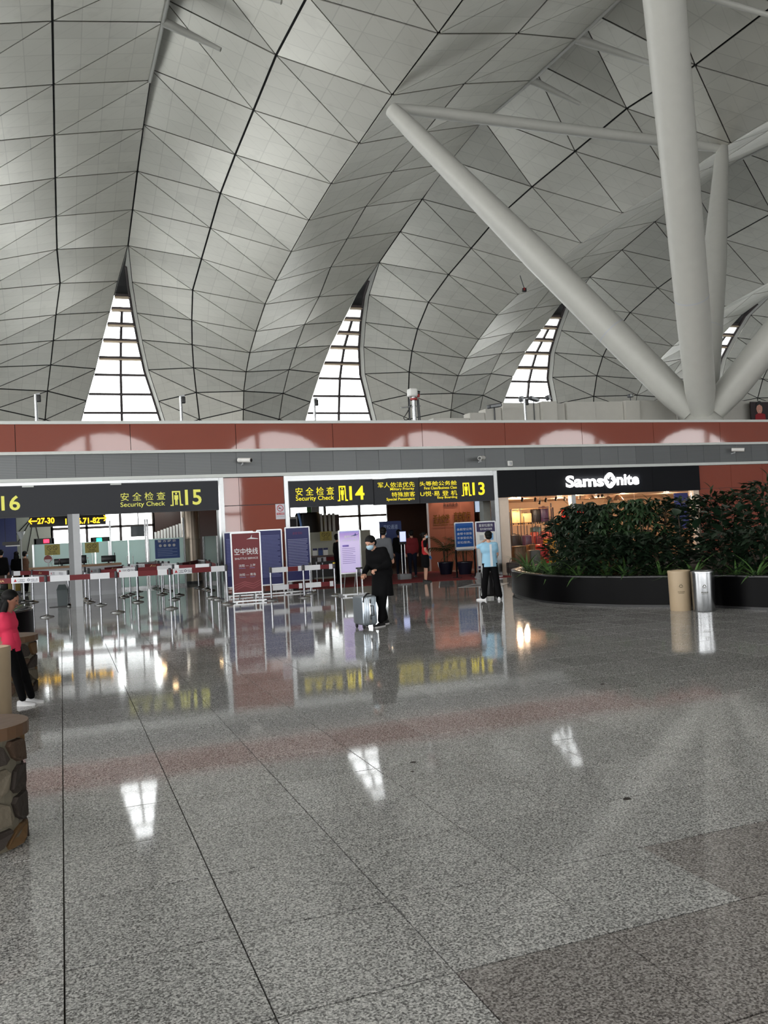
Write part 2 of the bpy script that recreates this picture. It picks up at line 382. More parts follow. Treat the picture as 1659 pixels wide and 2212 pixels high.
# ------------------------------------------------------------ lens windows between the shell legs
TRANS = [7.42, 7.85, 8.4, 9.01, 9.6, 10.18, 10.79, 11.43, 12.1, 12.7, 13.3, 13.9]
frame_m = M('bronze_window_frame', S(58, 50, 50), .5); tan_m = M('tan_transom', S(196, 176, 150), .6)
def lerprow(b, s, j):
    k = int(s); return rowpt(b, k, j).lerp(rowpt(b, min(k+1, 14), j), s-k)
for wi, b in enumerate(range(3, 7)):
    win = struct('window_%d' % (wi+1), 'tall lens-shaped window between two roof shells', (FOLDS[b+1], 73.5, 5.2))
    def wp(s, t, back=.55):                                   # point of the window: row position s, t 0..1 from left to right edge
        a, c = lerprow(b, s, 4), lerprow(b+1, s, 0); c = c+Vector((-.22, 0, 0)); a = a+Vector((.03,0,0))
        if c.x < a.x: c.x = a.x = (a.x+c.x)/2
        return a.lerp(c, t)+Vector((0, back, .1))
    mb = MB()                                                  # dark louvred head
    ss = [5.8, 6.3, 6.7, 7.1, 7.42]; ex = Vector((.45, .12, 0)); ey = Vector((-.45, .12, 0))
    for q in range(4): mb.quad(wp(ss[q],0)+ey, wp(ss[q],1)+ex, wp(ss[q+1],1)+ex, wp(ss[q+1],0)+ey)
    part('louvre', mb, dark, win)
    sl = TRANS
    for q in range(len(sl)-1):
        s0, s1 = sl[q], sl[q+1]; cols = ((0, 1),) if q == 0 else ((0, .5), (.5, 1))
        for t0, t1 in cols:
            e = .012
            pa = part('pane', MB().quad(wp(s0+.02,t0+e), wp(s0+.02,t1-e), wp(s1-.02,t1-e), wp(s1-.02,t0+e)), blinds if rnd.random() < .0 else roof_glass, win)
        if q:
            a, c = wp(s0, .5), wp(s1, .5); part('mullion', MB().add([(a.x-.1,a.y-.12,a.z),(a.x+.1,a.y-.12,a.z),(a.x+.1,a.y+.12,a.z),(a.x-.1,a.y+.12,a.z),(c.x-.1,c.y-.12,c.z),(c.x+.1,c.y-.12,c.z),(c.x+.1,c.y+.12,c.z),(c.x-.1,c.y+.12,c.z)],
                 [(0,3,2,1),(4,5,6,7),(0,1,5,4),(1,2,6,5),(2,3,7,6),(3,0,4,7)]), frame_m, win)
    for s in sl:
        a, c = wp(s, 0), wp(s, 1); d = .34 if s < 10 else .16
        part('transom', MB().box(a.x, c.x, a.y-.12, a.y+d, a.z-.09, a.z+.09), frame_m, win)
        if s < 10: part('transom_soffit', MB().box(a.x+.02, c.x-.02, a.y-.1, a.y+d, a.z-.2, a.z-.085), tan_m, win)
    mb = MB(); rows = [6+.5*i for i in range(17)]
    for s0, s1 in zip(rows, rows[1:]):
        a, c = lerprow(b+1, s0, 0), lerprow(b+1, s1, 0); mb.quad(a, c, c+Vector((-.3,.6,0)), a+Vector((-.3 if s0 > 6 else 0,.6,0)))
    part('reveal', mb, white_steel, win)
    mb = MB(); mb.tube([lerprow(b+1, s, 0)+Vector((-.27, .5, 0)) for s in rows[1:]], .12, 4); part('frame', mb, frame_m, win)
    mb = MB()
    for s0, s1 in zip(rows, rows[1:]):
        a, c = lerprow(b, s0, 4), lerprow(b, s1, 4); mb.quad(a, c, c+Vector((.03,.6,0)), a+Vector((.03,.6,0)))
    part('reveal', mb, white_steel, win)
# sheets that close the outer ends of the other bays far left and right
mb = MB()
for b in (0, 1, 2, 7):
    for k in range(6, 14):
        a, c = rowpt(b, k, 4), rowpt(b, k+1, 4); d, e = rowpt(b+1, k+1, 0), rowpt(b+1, k, 0)
        mb.quad(a, c, d, e)
part('side_glazing', mb, roof_glass, ceiling)

# ============================================================ FLOOR of granite tiles
floor = struct('floor', 'polished grey granite floor of square tiles')
TS, TX, TY = .7, -.055, 3.035
rows_, cnt, j = [], 0, -3
while True:
    y0 = TY+j*TS; xs = []
    for i in range(-3, 60):
        x0 = TX+i*TS; q = [project((x0+a*TS, y0+c*TS, 0)) for a in (0, 1) for c in (0, 1)]
        if min(t[2] for t in q) < .3: continue
        if max(t[0] for t in q) < 0 or min(t[0] for t in q) > 1659 or min(t[1] for t in q) > 2212: continue
        xs.append(i)
    if cnt+len(xs) > 300: break
    rows_.append((j, xs)); cnt += len(xs); j += 1
bm_ = MB(); hs = TS/2-.0035
bm_.box(-hs, hs, -hs+.002, hs-.002, -.02, 0)
tile_g, tile_w = bm_.mesh('tile', granite), bm_.mesh('tile', granite_warm)
far = MB(); YT = TY+j*TS
for jj, xs in rows_:
    y0 = TY+jj*TS
    for i in xs:
        warm = (i >= 4 and jj == 0) or (i >= 2 and jj < 0)
        t = ob('tile', tile_w if warm else tile_g, floor, (TX+(i+.5)*TS, y0+TS/2, 0))
        t.rotation_euler = (rnd.uniform(-1,1)*.0007, rnd.uniform(-1,1)*.0007, 0)
    a, c = (TX+min(xs)*TS, TX+(max(xs)+1)*TS) if xs else (0, 0)
    far.quad((-75,y0,0),(a,y0,0),(a,y0+TS,0),(-75,y0+TS,0)); far.quad((c,y0,0),(112,y0,0),(112,y0+TS,0),(c,y0+TS,0))
yb = TY+rows_[0][0]*TS
far.quad((-75,-48,0),(112,-48,0),(112,yb,0),(-75,yb,0)); far.quad((-75,YT,0),(112,YT,0),(112,56,0),(-75,56,0))
tag(part('tile_field', far, granite_far, floor), 'tiles further off', kind='stuff')
part('mortar_bed', MB().box(-12, 70, yb-1, YT+1, -.05, -.012), M('mortar', S(70, 66, 62), .9), floor)
# ============================================================ FRONT WALL (y = 26): red band, perforated band, trims
WY = 26.0
wall = struct('wall_front', 'long wall of glossy red glass panels over a grey perforated band', (0, WY, 0))
perf = bpy.data.materials.new('perforated_grey_metal'); perf.use_nodes = True
nt, N, L = nodes(perf); b_ = N['Principled BSDF']; ge = N.new('ShaderNodeNewGeometry'); sp = N.new('ShaderNodeSeparateXYZ'); L.new(ge.outputs['Position'], sp.inputs[0])
hl = mth(N, L, 'GREATER_THAN', mth(N, L, 'FRACT', mth(N, L, 'MULTIPLY', sp.outputs[2], 22.0)), .45)
oi = N.new('ShaderNodeObjectInfo'); vv = mth(N, L, 'MULTIPLY', mth(N, L, 'ADD', .9, mth(N, L, 'MULTIPLY', oi.outputs['Random'], .2)), mth(N, L, 'ADD', .62, mth(N, L, 'MULTIPLY', hl, .38)))
mx = N.new('ShaderNodeMix'); mx.data_type = 'RGBA'; mx.blend_type = 'MULTIPLY'; mx.inputs[0].default_value = 1; mx.inputs[6].default_value = S(116,119,120)+(1,); L.new(vv, mx.inputs[7]); L.new(mx.outputs[2], b_.inputs['Base Color'])
b_.inputs['Roughness'].default_value = .42; b_.inputs['Metallic'].default_value = .35
for i in range(-5, 14):
    x0 = 2.02+3.1*i
    part('panel', MB().box(x0+.008, x0+3.1-.008, WY-.03, WY, 4.42, 5.23), red_glass, wall)
for i in range(-18, 50):
    x0 = 2.02+.775*i
    part('perforated_panel', MB().box(x0+.004, x0+.775-.004, WY+.05, WY+.08, 3.66, 4.34), perf, wall)
part('core', MB().box(-16, 46, WY+.08, WY+.35, 3.56, 5.2), dark_grey, wall)
for nm, z0, z1, y0 in (('trim_1', 5.2, 5.29, -.06), ('trim_2', 4.335, 4.42, -.06), ('trim_3', 3.565, 3.665, -.05)):
    ssolo(nm, MB().box(-16, 46, WY+y0, WY+.3, z0, z1), trim_white, 'white metal trim along the front wall')
# stainless lintel, posts and red pier between the two gateways
part('lintel', MB().box(-14, 4.66, WY-.02, WY+.25, 3.46, 3.56), stainless, wall)
part('lintel', MB().box(6.56, 13.9, WY-.02, WY+.25, 3.4, 3.56), stainless, wall)
for x0, x1 in ((4.54, 4.67), (6.55, 6.68), (13.87, 14.02)):
    part('post', MB().box(x0, x1, WY-.05, WY+.25, 0, 3.56), stainless, wall)
for x0, x1 in ((4.67, 5.15), (5.15, 6.55)):
    for z0, z1 in ((0.02, .9), (.9, 1.8), (1.8, 2.69), (2.7, 3.55)):
        part('panel', MB().box(x0+.006, x1-.006, WY, WY+.03, z0+.006, z1-.006), red_glass, wall)
part('pier', MB().box(4.6, 6.62, WY+.04, WY+1.0, 0, 3.55), dark_grey, wall)
for i in range(0, 7):
    for z0, z1 in ((0.02, .9), (.9, 1.8), (1.8, 2.68), (2.68, 3.56)):
        x0 = 22.6+1.55*i; part('panel', MB().box(x0+.006, x0+1.55-.006, WY, WY+.03, z0+.006, z1-.006), red_glass, wall)
part('pier', MB().box(22.58, 46, WY+.04, WY+.4, 0, 3.56), dark_grey, wall)
part('pier', MB().box(-16, -14, WY, WY+.3, 0, 3.56), dark_grey, wall)
# ============================================================ upper deck and the low hall behind the gateways
deck = struct('floor_upper', 'upper deck behind the red parapet')
part('slab', MB().box(-75, 112, WY+.36, 76, 4.9, 5.15), light_grey, deck)
brown_c = M('dark_brown_ceiling', S(66, 52, 46), .35)
lowc = struct('ceiling_low', 'dark brown ceiling of the low security hall')
part('soffit', MB().box(-16, 46, WY+.25, 37.7, 3.57, 3.65), brown_c, lowc)
hallw = struct('wall_hall', 'rear walls of the security hall')
wg = M('grey_green_panel', S(168, 172, 160), .5); brown_w = M('dark_brown_panel', S(62, 44, 40), .35); cream_w = M('cream_wall', S(206, 190, 165), .5)
def wallp(name, x0, x1, y, z0, z1, m, th=.15): return part(name, MB().box(x0, x1, y, y+th, z0, z1), m, hallw)
HB = 37.5
xa, xb = AY(112, 1140, HB).x, AY(332, 1140, HB).x; xc_, xd = AY(626, 1120, HB).x, AY(850, 1120, HB).x
wallp('panel', -16, xa, HB, 0, 3.6, wg)
for q in range(4):                                               # dark joints of the panelled wall at the left
    px = (48, 66, 86, 104)[q]; x = AY(px, 1140, HB).x
    part('joint', MB().cyl((x-.9+q*.2, HB-.03, 1.6), (x+.9-q*.5, HB-.03, 3.5), .02, n=4), dark, hallw)
wallp('panel', xb, xc_, HB, 0, 3.6, brown_w); wallp('panel', xd, 46, HB, 0, 3.6, brown_w)
wallp('sill', xa, xb, HB, 0, .3, wg); wallp('sill', xc_, xd, HB, 0, .3, wg)
for x0, x1, n in ((xa, xb, 3), (xc_, xd, 3)):
    for i in range(n+1):
        x = x0+(x1-x0)*i/n; part('mullion', MB().box(x-.05, x+.05, HB, HB+.15, .3, 3.6), frame_m, hallw)
    for z in (2.45,): part('mullion', MB().box(x0, x1, HB, HB+.12, z-.05, z+.05), frame_m, hallw)
    for i in range(n):
        part('pane', MB().box(x0+(x1-x0)*i/n+.05, x0+(x1-x0)*(i+1)/n-.05, HB+.06, HB+.08, .3, 3.6), clear_glass, hallw)
part('side_wall', MB().box(-16, -15.8, WY, HB, 0, 3.6), wg, hallw); part('side_wall', MB().box(45.8, 46, WY, HB, 0, 3.6), brown_w, hallw)
# back facade and sides of the great hall (behind the photographer), open glazing bars
fac = struct('wall_back', 'glazed front of the hall behind the viewer')
for i in range(0, 20):
    x = -72+9.4*i
    part('mullion', MB().box(x-.25, x+.25, -47.2, -46.6, 0, 24), white_steel, fac)
for z in (4.5, 9.0): part('transom', MB().box(-75, 112, -47.1, -46.8, z-.18, z+.18), white_steel, fac)
part('head', MB().box(-75, 112, -47.3, -46.5, 15, 27), light_grey, fac)
part('lower_wall', MB().box(50, 112, -46.4, -46.2, 0, 10), grey_m, fac)
for i in range(len(FOLDS)-1):                                  # shell legs coming down on the entrance side
    xl, xr = FOLDS[i], FOLDS[i+1]; xm = (xl+xr)/2; pol = [(xm-.8, 0), (xm+.8, 0), (xm+1.4, 6)]
    pol += [(xm+1.4+(xr-xm-1.4)*(1-cos(t*pi/16)), 6+8*sin(t*pi/16)) for t in range(1, 9)] + [(xr, 15.2), (xl, 15.2)] + [(xm-1.4-(xm-1.4-xl)*(1-cos(t*pi/16)), 6+8*sin(t*pi/16)) for t in range(8, 0, -1)] + [(xm-1.4, 6)]
    part('shell_leg', MB().prism(pol, -46.9, -46.5), light_grey, fac)
for x0, x1, z1 in ((6.4, 12.0, 11.5), (19.7, 26.5, 9.0), (40, 47, 7.0)): part('solid_block', MB().box(x0, x1, -46.4, -46.2, 0, z1), grey_m, fac)  # unseen solid blocks, added so the red panels mirror darker stretches
lf = struct('wall_left', 'glazed left side of the hall')
for i in range(0, 14): part('mullion', MB().box(-71.6, -71.2, -47+9.3*i, -46.6+9.3*i, 0, 24), white_steel, lf)
for z in (3.2, 6.5, 11.5, 17): part('transom', MB().box(-71.5, -71.3, -47, 74, z-.15, z+.15), white_steel, lf)
part('head', MB().box(-71.7, -71.1, -47, 74, 20.5, 27), grey_m, lf)
ssolo('wall_right', MB().box(105.5, 106, -47, 75, 0, 27), light_grey, 'far right wall')
# ============================================================ TREE COLUMN carrying the roof, tie beam
colm = thing('tree_column', 'white steel tree column of four tapering tubes rising from the upper deck', 'column', (24.2, 27.4, 5.15))
BASE = Vector((24.2, 27.4, 5.35))
for p, r0, r1 in ((Vector((14.67,35.2,20.6)), .62, .42), (Vector((14.67,17.4,21.0)), .6, .6), (Vector((33.8,35.6,21.2)), .55, .36), (Vector((33.8,17.4,21.0)), .62, .6)):
    d = (p-BASE).normalized()
    mb = MB(); L_ = (p-BASE).length
    mb.tube([BASE+d*.6, BASE+d*1.6, BASE+d*(L_*.25), BASE+d*(L_*.5), BASE+d*(L_*.93), p], [r0*.75, r0*.95, r0, r0, r1, r1*.8], 24)
    limb = part('limb', mb, white_steel, colm)
    mb = MB(); q = BASE+d*(L_*.27); mb.cyl(q-d*.03, q+d*.03, r0*1.012, r0*1.012, 24, False); part('weld_collar', mb, light_grey, limb)
part('foot', MB().lathe([(1.0,5.15),(1.0,5.3),(.8,5.4),(.5,5.95),(0.01,6.1)], 24, (24.2,27.4,0)), white_steel, colm)
solo('tie_beam', MB().tube([(14.9,35.3,20.75),(17,35.32,20.8),(31,35.5,21.05),(33.6,35.55,21.1)], [.2,.27,.27,.2], 14), white_steel, 'slim white tie tube spanning between two column tops under the roof', 'beam')
# ============================================================ SIGN BOARDS over the gateways
sign_face = M('charcoal_sign_face', S(46, 48, 53), .5, 0, .04, spec=.3)
yl = M('sign_yellow', S(226, 208, 40), .5, emit=.9, ecol=S(236, 214, 30)); yl_dim = M('sign_yellow_weak_glow', S(214, 212, 96), .5, emit=.35, ecol=S(214, 212, 96))  # lettering of the left board is given a glow too, only weaker
def icon(mb, x0, x1, z0, z1, y):                             # walk-through gate with a standing figure
    w, h = x1-x0, z1-z0
    X = lambda a: x0+a*w
    Z = lambda a: z0+a*h
    mb.prism([(X(0),Z(0)),(X(.25),Z(0)),(X(.25),Z(.9)),(X(.7),Z(.9)),(X(.7),Z(1)),(X(.15),Z(1)),(X(.15),Z(.08)),(X(0),Z(.08))], y-.004, y)
    mb.prism([(X(.7),Z(1)),(X(.8),Z(1)),(X(.84),Z(.12)),(X(1),Z(.08)),(X(1),Z(0)),(X(.74),Z(0)),(X(.7),Z(.9))], y-.004, y)
    mb.prism([(X(.475+.075*cos(a*pi/6)), Z(.82)+.075*w*sin(a*pi/6)) for a in range(12)], y-.004, y)
    mb.prism([(X(.32),Z(.72)),(X(.63),Z(.72)),(X(.63),Z(.42)),(X(.57),Z(.42)),(X(.57),Z(.06)),(X(.49),Z(.06)),(X(.49),Z(.36)),(X(.46),Z(.36)),(X(.46),Z(.06)),(X(.38),Z(.06)),(X(.38),Z(.42)),(X(.32),Z(.42))], y-.004, y)
SY = WY-.12
def board(name, label, x0, x1, z0, z1, items, ymat, y=SY, cat='sign'):
    t = thing(name, label, cat, ((x0+x1)/2, y+.06, z0))
    part('face_panel', MB().box(x0+.01, x1-.01, y, y+.1, z0, z1), sign_face, t)
    part('casing', MB().box(x0, x1, y+.02, y+.16, z0-.02, z1+.03), dark_grey, t)
    for it in items:
        a, c = AY(it[1], it[2], y-.012), AY(it[3], it[4], y-.012)
        if it[0] == 'ICON': mb = MB(); icon(mb, a.x, c.x, c.z, a.z, y-.008); part('pictogram', mb, ymat, t)
        else: text(it[0], a.x, c.x, c.z, a.z, y-.006, ymat, t, it[5] if len(it) > 5 else .012)
    return t
b1 = board('security_sign', 'long charcoal sign with yellow 15 and 16 above the left gateway', -6.0, 4.5, 2.6, 3.44,
      [('16',2,1071,44,1102,.02),('安 全 检 查',260,1064.8,357.5,1079.3,0),('Security Check',260,1085.3,357,1094.8,.006),('ICON',367,1061,396,1092),('15',399,1058,436,1090,.02)], yl_dim)
for px in (60, 250): a = AY(px, 1046, SY); part('downlight', MB().box(a.x-.15, a.x+.15, SY-.03, SY+.05, 3.42, 3.46), trim_white, b1)
board('security_sign', 'charcoal sign with yellow gate pictogram and 14', 6.69, 9.47, 2.58, 3.36,
      [('安 全 检 查',638,1053.5,722,1068.3,0),('Security Check',639,1072.5,722,1081.8,.006),('ICON',728,1050,752,1082),('14',754,1050,788,1079,.02)], yl)
board('priority_sign', 'charcoal sign panel with yellow military priority lettering between 14 and 13', 9.49, 11.07, 2.56, 3.35,
      [('军人依法优先',816,1042.5,896,1051.6,0),('Military Priority',843,1054,895,1059.3,.006),('特殊旅客',846,1063.3,897,1072.3,0),('Special Passengers',835,1075.8,896,1081,.006)], yl)
board('security_sign', 'charcoal sign with yellow business class lettering and 13', 11.09, 13.85, 2.56, 3.37,
      [('头等舱公务舱',906,1040.2,987,1047.6,0),('First Class/Business Class',916.5,1051.6,987,1055.3,.006),('U悦·易 登 机',908,1061.5,988,1069.6,0),('Easy Boarding',945,1072.3,988,1076.8,.006),('ICON',996,1043,1019,1071),('13',1020,1042,1048,1069,.02)], yl)
# inner hanging direction sign
YH = 30.0
a, c = AY(63, 1113, YH), AY(229, 1136, YH)
t = thing('direction_sign', 'black hanging gate direction sign with glowing yellow arrows and numbers', 'sign', ((a.x+c.x)/2, YH, c.z))
zt, zb = AY(140, 1112, YH).z, AY(140, 1136, YH).z
part('casing', MB().box(a.x, c.x, YH, YH+.2, zb, zt+.02), black_p, t)
glow_y = M('lit_amber', S(250, 200, 40), .5, emit=2.2, ecol=S(255, 196, 40))
for s_, x0, x1 in (('27-30', 80, 118), ('11-26.71-82', 141, 216)):
    p, q = AY(x0, 1120, YH-.01), AY(x1, 1132, YH-.01); zc = (AY((x0+x1)/2, 1125, YH).z)
    text(s_, p.x, q.x, zc-.1, zc+.1, YH-.01, glow_y, t, .03)
for px, sg in ((71, -1), (222, 1)):
    p = AY(px, 1126-(px-71)*.045, YH-.01); mb = MB(); w = .13
    mb.box(p.x-w, p.x+w, YH-.02, YH-.01, p.z-.02, p.z+.02)
    for s2 in (-1, 1): mb.prism([(p.x+sg*w, p.z), (p.x+sg*(w-.03), p.z), (p.x+sg*(w-.11), p.z+s2*.09), (p.x+sg*(w-.075), p.z+s2*.1)][::s2*sg], YH-.02, YH-.01)
    part('arrow', mb, glow_y, t)
for x in (a.x+.4, c.x-.4): part('hanger', MB().cyl((x, YH+.1, zt), (x, YH+.1, 3.6), .02, n=6), stainless, t)
# ============================================================ SHOP front with lit letters
t = thing('shop_fascia', 'black shop fascia with glowing white lettering', 'sign', (18.3, WY-.1, 2.63))
fb = M('black_fascia', S(13, 15, 20), .55, 0, .1, 1, spec=.2)
for x0, x1 in ((14.03, 15.5), (15.51, 18.3), (18.31, 20.4), (20.41, 22.56)):
    part('fascia_panel', MB().box(x0, x1, WY-.1, WY+.05, 2.635, 3.55), fb, t)
lw = M('lit_white_letters', S(250, 252, 255), .4, emit=2.6, ecol=(1,1,1))
for s_, p0, p1 in (('Sams', (1221,1027,1055), (1305,1023,1052)), ('nite', (1331,1024,1050), (1381,1020,1048))):
    a = AY(p0[0], p0[1], WY-.13); c = AY(p1[0], p1[2], WY-.13)
    text(s_, a.x, c.x, c.z+.02, a.z-.01, WY-.13, lw, t, .035)
e = AY(1317.5, 1037.5, WY-.13); em = MB()
for k in range(4):                                            # round emblem of four interlocked petals
    a0 = k*pi/2+.35; pol = []
    for i in range(9): th = a0+i/8*2.2; r = .21+.045*sin(i/8*pi); pol.append((e.x+r*cos(th), e.z+r*1.12*sin(th)))
    for i in range(8, -1, -1): th = a0+.5+i/8*1.5; r = .05+.1*(1-i/8)**1; pol.append((e.x+r*cos(th), e.z+r*1.12*sin(th)))
    em.prism(pol, WY-.135, WY-.13)
part('emblem', em, lw, t)
halo = bpy.data.lights.new('letter_glow', 'AREA'); halo.shape = 'RECTANGLE'; halo.size = 3.1; halo.size_y = .3; halo.energy = 10
ho = bpy.data.objects.new('letter_glow', halo); COL.objects.link(ho); ho.location = (18.3, WY-.2, 3.1); ho.rotation_euler = (rad(90), 0, 0)
# shop room
shop = struct('wall_shop', 'warm lit walls of the luggage shop')
warm_w = M('warm_shop_wall', S(222, 190, 158), .55); warm_c = M('warm_shop_ceiling', S(214, 184, 156), .6)
part('left_wall', MB().add([(14.1,26.15,0),(17.4,33.6,0),(17.4,33.6,2.7),(14.1,26.15,2.7),(14.0,26.3,0),(17.2,33.7,0),(17.2,33.7,2.7),(14.0,26.3,2.7)], [(0,1,2,3),(7,6,5,4)]), warm_w, shop)
part('rear_wall', MB().box(17.3, 30, 33.6, 33.7, 0, 2.7), warm_w, shop); part('right_wall', MB().box(29.9, 30, 26.4, 33.7, 0, 2.7), warm_w, shop)
part('shop_ceiling', MB().prismz([(14.1,26.15),(30,26.15),(30,33.7),(17.3,33.7)], 2.66, 2.72), warm_c, shop)
part('jamb', MB().box(14.05, 14.42, WY-.02, WY+.25, 0, 2.63), M('pale_jamb', S(225, 205, 185), .3), shop)
part('jamb', MB().box(22.3, 22.56, WY-.02, WY+.25, 0, 2.63), M('pale_jamb', S(225, 205, 185), .3), shop)
part('mirror_post', MB().box(16.95, 17.12, WY-.02, WY+.2, 0, 2.63), stainless, shop)
for x0, x1 in ((14.42, 16.94), (17.13, 19.7), (19.72, 22.28)):
    part('shop_pane', MB().box(x0, x1, WY+.08, WY+.1, .05, 2.63), shop_glass, shop)
sh_lamp = M('warm_lamp', S(255, 226, 190), .5, emit=14, ecol=S(255, 222, 180))
def area(name, loc, sx, sy, e, col, rot=(0,0,0)):
    l = bpy.data.lights.new(name, 'AREA'); l.shape = 'RECTANGLE'; l.size = sx; l.size_y = sy; l.energy = e; l.color = col
    o = bpy.data.objects.new(name, l); COL.objects.link(o); o.location = loc; o.rotation_euler = rot; return o
def bulb_light(loc, e, col=(1, .74, .5), r=.07):
    l = bpy.data.lights.new('shop_or_fill_light', 'POINT'); l.energy = e; l.color = col; l.shadow_soft_size = r
    o = bpy.data.objects.new('shop_or_fill_light', l); COL.objects.link(o); o.location = loc
for x, y in ((15.9,28.3),(16.6,29.0),(18.2,27.6),(19.0,30.0),(20.6,28.0),(21.5,31.0),(23.5,29.0),(26.0,30.5)): bulb_light((x, y, 2.5), 60, r=.1)
PL = ['leftmost of the three pendant lamps by the shop window', 'middle one of the three pendant lamps by the shop window', 'rightmost of the three pendant lamps by the shop window']
for i, (px, py) in enumerate(((1273,1072),(1314,1079),(1335,1075))):
    p = AY(px, py, 28.0)
    t = thing('pendant_lamp', PL[i], 'lamp', (p.x, 28, p.z-.1), group='pendant lamps in the shop')
    part('shade', MB().lathe([(.05,p.z+.12),(.12,p.z+.05),(.2,p.z-.08),(.2,p.z-.1),(.11,p.z+.03),(.04,p.z+.1)], 16, (p.x,28,0)), M('smoked_lamp_shade', S(150, 120, 96), .3), t)
    part('bulb', MB().ell((p.x, 28, p.z-.03), (.07,.07,.07), 10, 6), sh_lamp, t); part('cord', MB().cyl((p.x,28,p.z+.1),(p.x,28,2.66), .008, n=5), black_p, t)
SPL = 'small black ceiling spotlight inside the shop'
for i, (px, py) in enumerate(((1127,1080),(1155,1080),(1165,1086),(1178,1081),(1200,1078),(1219,1078),(1239,1077),(1251,1075),(1292,1071),(1300,1070))):
    p = AY(px, py, 27.3+.25*(i%3)); y = p.y
    t = thing('spotlight', SPL+', '+('over the brown case','second from the brown case','third from the brown case','fourth from the brown case','just left of the mirror post','just right of the mirror post','over the red cases','right of the red cases','beside the pendant lamps','nearest the pendant lamps')[i], 'spotlight', (p.x, y, p.z-.05), group='shop ceiling spotlights')
    part('can', MB().cyl((p.x,y,p.z-.05),(p.x+.05,y+.03,p.z+.07), .045, .045, 8), black_p, t); part('bracket', MB().cyl((p.x+.03,y,p.z+.05),(p.x+.03,y,2.66), .012, n=5), black_p, t)
# shop display rack: wooden frame shelf on the rear and thin black floor-to-ceiling bars
Y_R = 29.4
p, q = AY(1106, 1098, Y_R), AY(1199, 1236, Y_R); zsh = AY(1150, 1132, Y_R).z; ztop = AY(1150, 1098, Y_R).z
wood_l = M('light_wood', S(186, 146, 96), .5, 0, .15, 4); bar_m = M('dark_bar', S(42, 38, 46), .4)
t = thing('display_rack', 'open wooden display rack with a shelf and thin dark bars in the shop', 'rack', ((p.x+q.x)/2, Y_R, 0))
part('shelf', MB().box(p.x, q.x, Y_R, Y_R+.5, zsh-.03, zsh), wood_l, t); part('top_rail', MB().box(p.x, q.x, Y_R, Y_R+.05, ztop-.025, ztop), wood_l, t)
part('low_shelf', MB().box(p.x, q.x, Y_R, Y_R+.5, .5, .53), wood_l, t)
for px in (1107, 1198): x = AY(px, 1160, Y_R).x; part('upright', MB().box(x-.02, x+.02, Y_R, Y_R+.04, 0, ztop), bar_m, t)
for px, y0 in ((1118,1135),(1123,1097),(1131,1115),(1138,1135),(1149,1120),(1156,1113),(1162,1135),(1168,1133),(1177,1124),(1184,1093)):
    b0 = AY(px, y0, Y_R-.3); part('bar', MB().cyl((b0.x, Y_R-.3, 0), (b0.x, Y_R-.3, b0.z), .016, n=6), bar_m, t)
for px, y0 in ((1100,1106),): b0 = AY(px, y0, WY+.3); part('bar', MB().cyl((b0.x, WY+.3, .8), (b0.x, WY+.3, b0.z), .02, n=6), bar_m, t)
# ------------------------------------------------------------ luggage
def case(name, label, loc, w, d, h, mat, rz=0, group=None, ribs=5, handle=True, trim=None, tele=0.0, strap=False, cat='suitcase'):
    t = thing(name, label, cat, loc, rz, group)
    def P(n, mb, m, par=t): return part(n, mb, m, par, False)
    wz = .06
    body = P('shell', MB().rbox(-w/2, w/2, -d/2, d/2, wz, h, min(d, w)*.16, 3), mat)
    if ribs:
        for i in range(ribs):
            x = -w*.38+w*.76*i/(ribs-1)
            if ribs > 6 and abs(x) < w*.12: continue
            P('rib', MB().rbox(x-w*.022, x+w*.022, -d/2-.006, d/2+.006, wz+h*.07, h*.96, .004, 1), mat)
    for sx in (-1, 1):
        for sy in (-1, 1):
            P('wheel', MB().cyl((sx*w*.38-.012, sy*d*.33, .03), (sx*w*.38+.012, sy*d*.33, .03), .03, n=10), black_p)
            P('wheel_fork', MB().box(sx*w*.38-.02, sx*w*.38+.02, sy*d*.33-.02, sy*d*.33+.02, .03, wz+.02), dark_grey)
    if handle: P('grip', MB().tube([(-w*.16,0,h-.005),(-w*.14,0,h+.025),(w*.14,0,h+.025),(w*.16,0,h-.005)], .011, 6), trim or black_p)
    if tele:
        for sx in (-1, 1): P('handle_tube', MB().cyl((sx*w*.2, d*.34, h-.02), (sx*w*.2, d*.34, h+tele), .009, n=6), stainless)
        P('handle_bar', MB().rbox(-w*.24, w*.24, d*.34-.018, d*.34+.018, h+tele, h+tele+.03, .01), black_p)
    return t
sil = M('silver_aluminium', S(176, 186, 196), .28, .85, .04)
g0 = G(790, 1356)
t = case('suitcase', 'ribbed silver aluminium cabin suitcase pulled by the person in black', (g0.x, g0.y, 0), .27, .42, .58, sil, rad(8), ribs=0, handle=False, tele=.46)
for i in range(7):
    x = -.115+.23*i/6
    if abs(x) < .03: continue
    part('rib', MB().rbox(x-.008, x+.008, -.216, .216, .09, .55, .003, 1), sil, t, False)
part('lock_plate', MB().rbox(-.02, .02, -.222, -.205, .1, .53, .006), chrome, t, False)
for z in (.16, .44): part('latch', MB().rbox(-.016, .016, -.232, -.215, z, z+.07, .005), dark_grey, t, False)
part('side_grip', MB().tube([(.0,-.22,.23),(.045,-.25,.23),(.045,-.25,.40),(.0,-.22,.40)], .011, 6), black_p, t, False)
part('strap', MB().tube([(.05,-.1,.6),(-.05,-.2,.61),(-.13,-.24,.56),(-.15,-.24,.47)], [.014,.016,.016,.012], 6), black_p, t, False)
def shopcase(label, px, py, Y, w, d, h, mat, zb=0.0, ribs=5, rz=0):
    p = AY(px, py, Y); return case('suitcase', label, (p.x, Y, zb), w, d, h, mat, rz, 'suitcases in the shop', ribs)
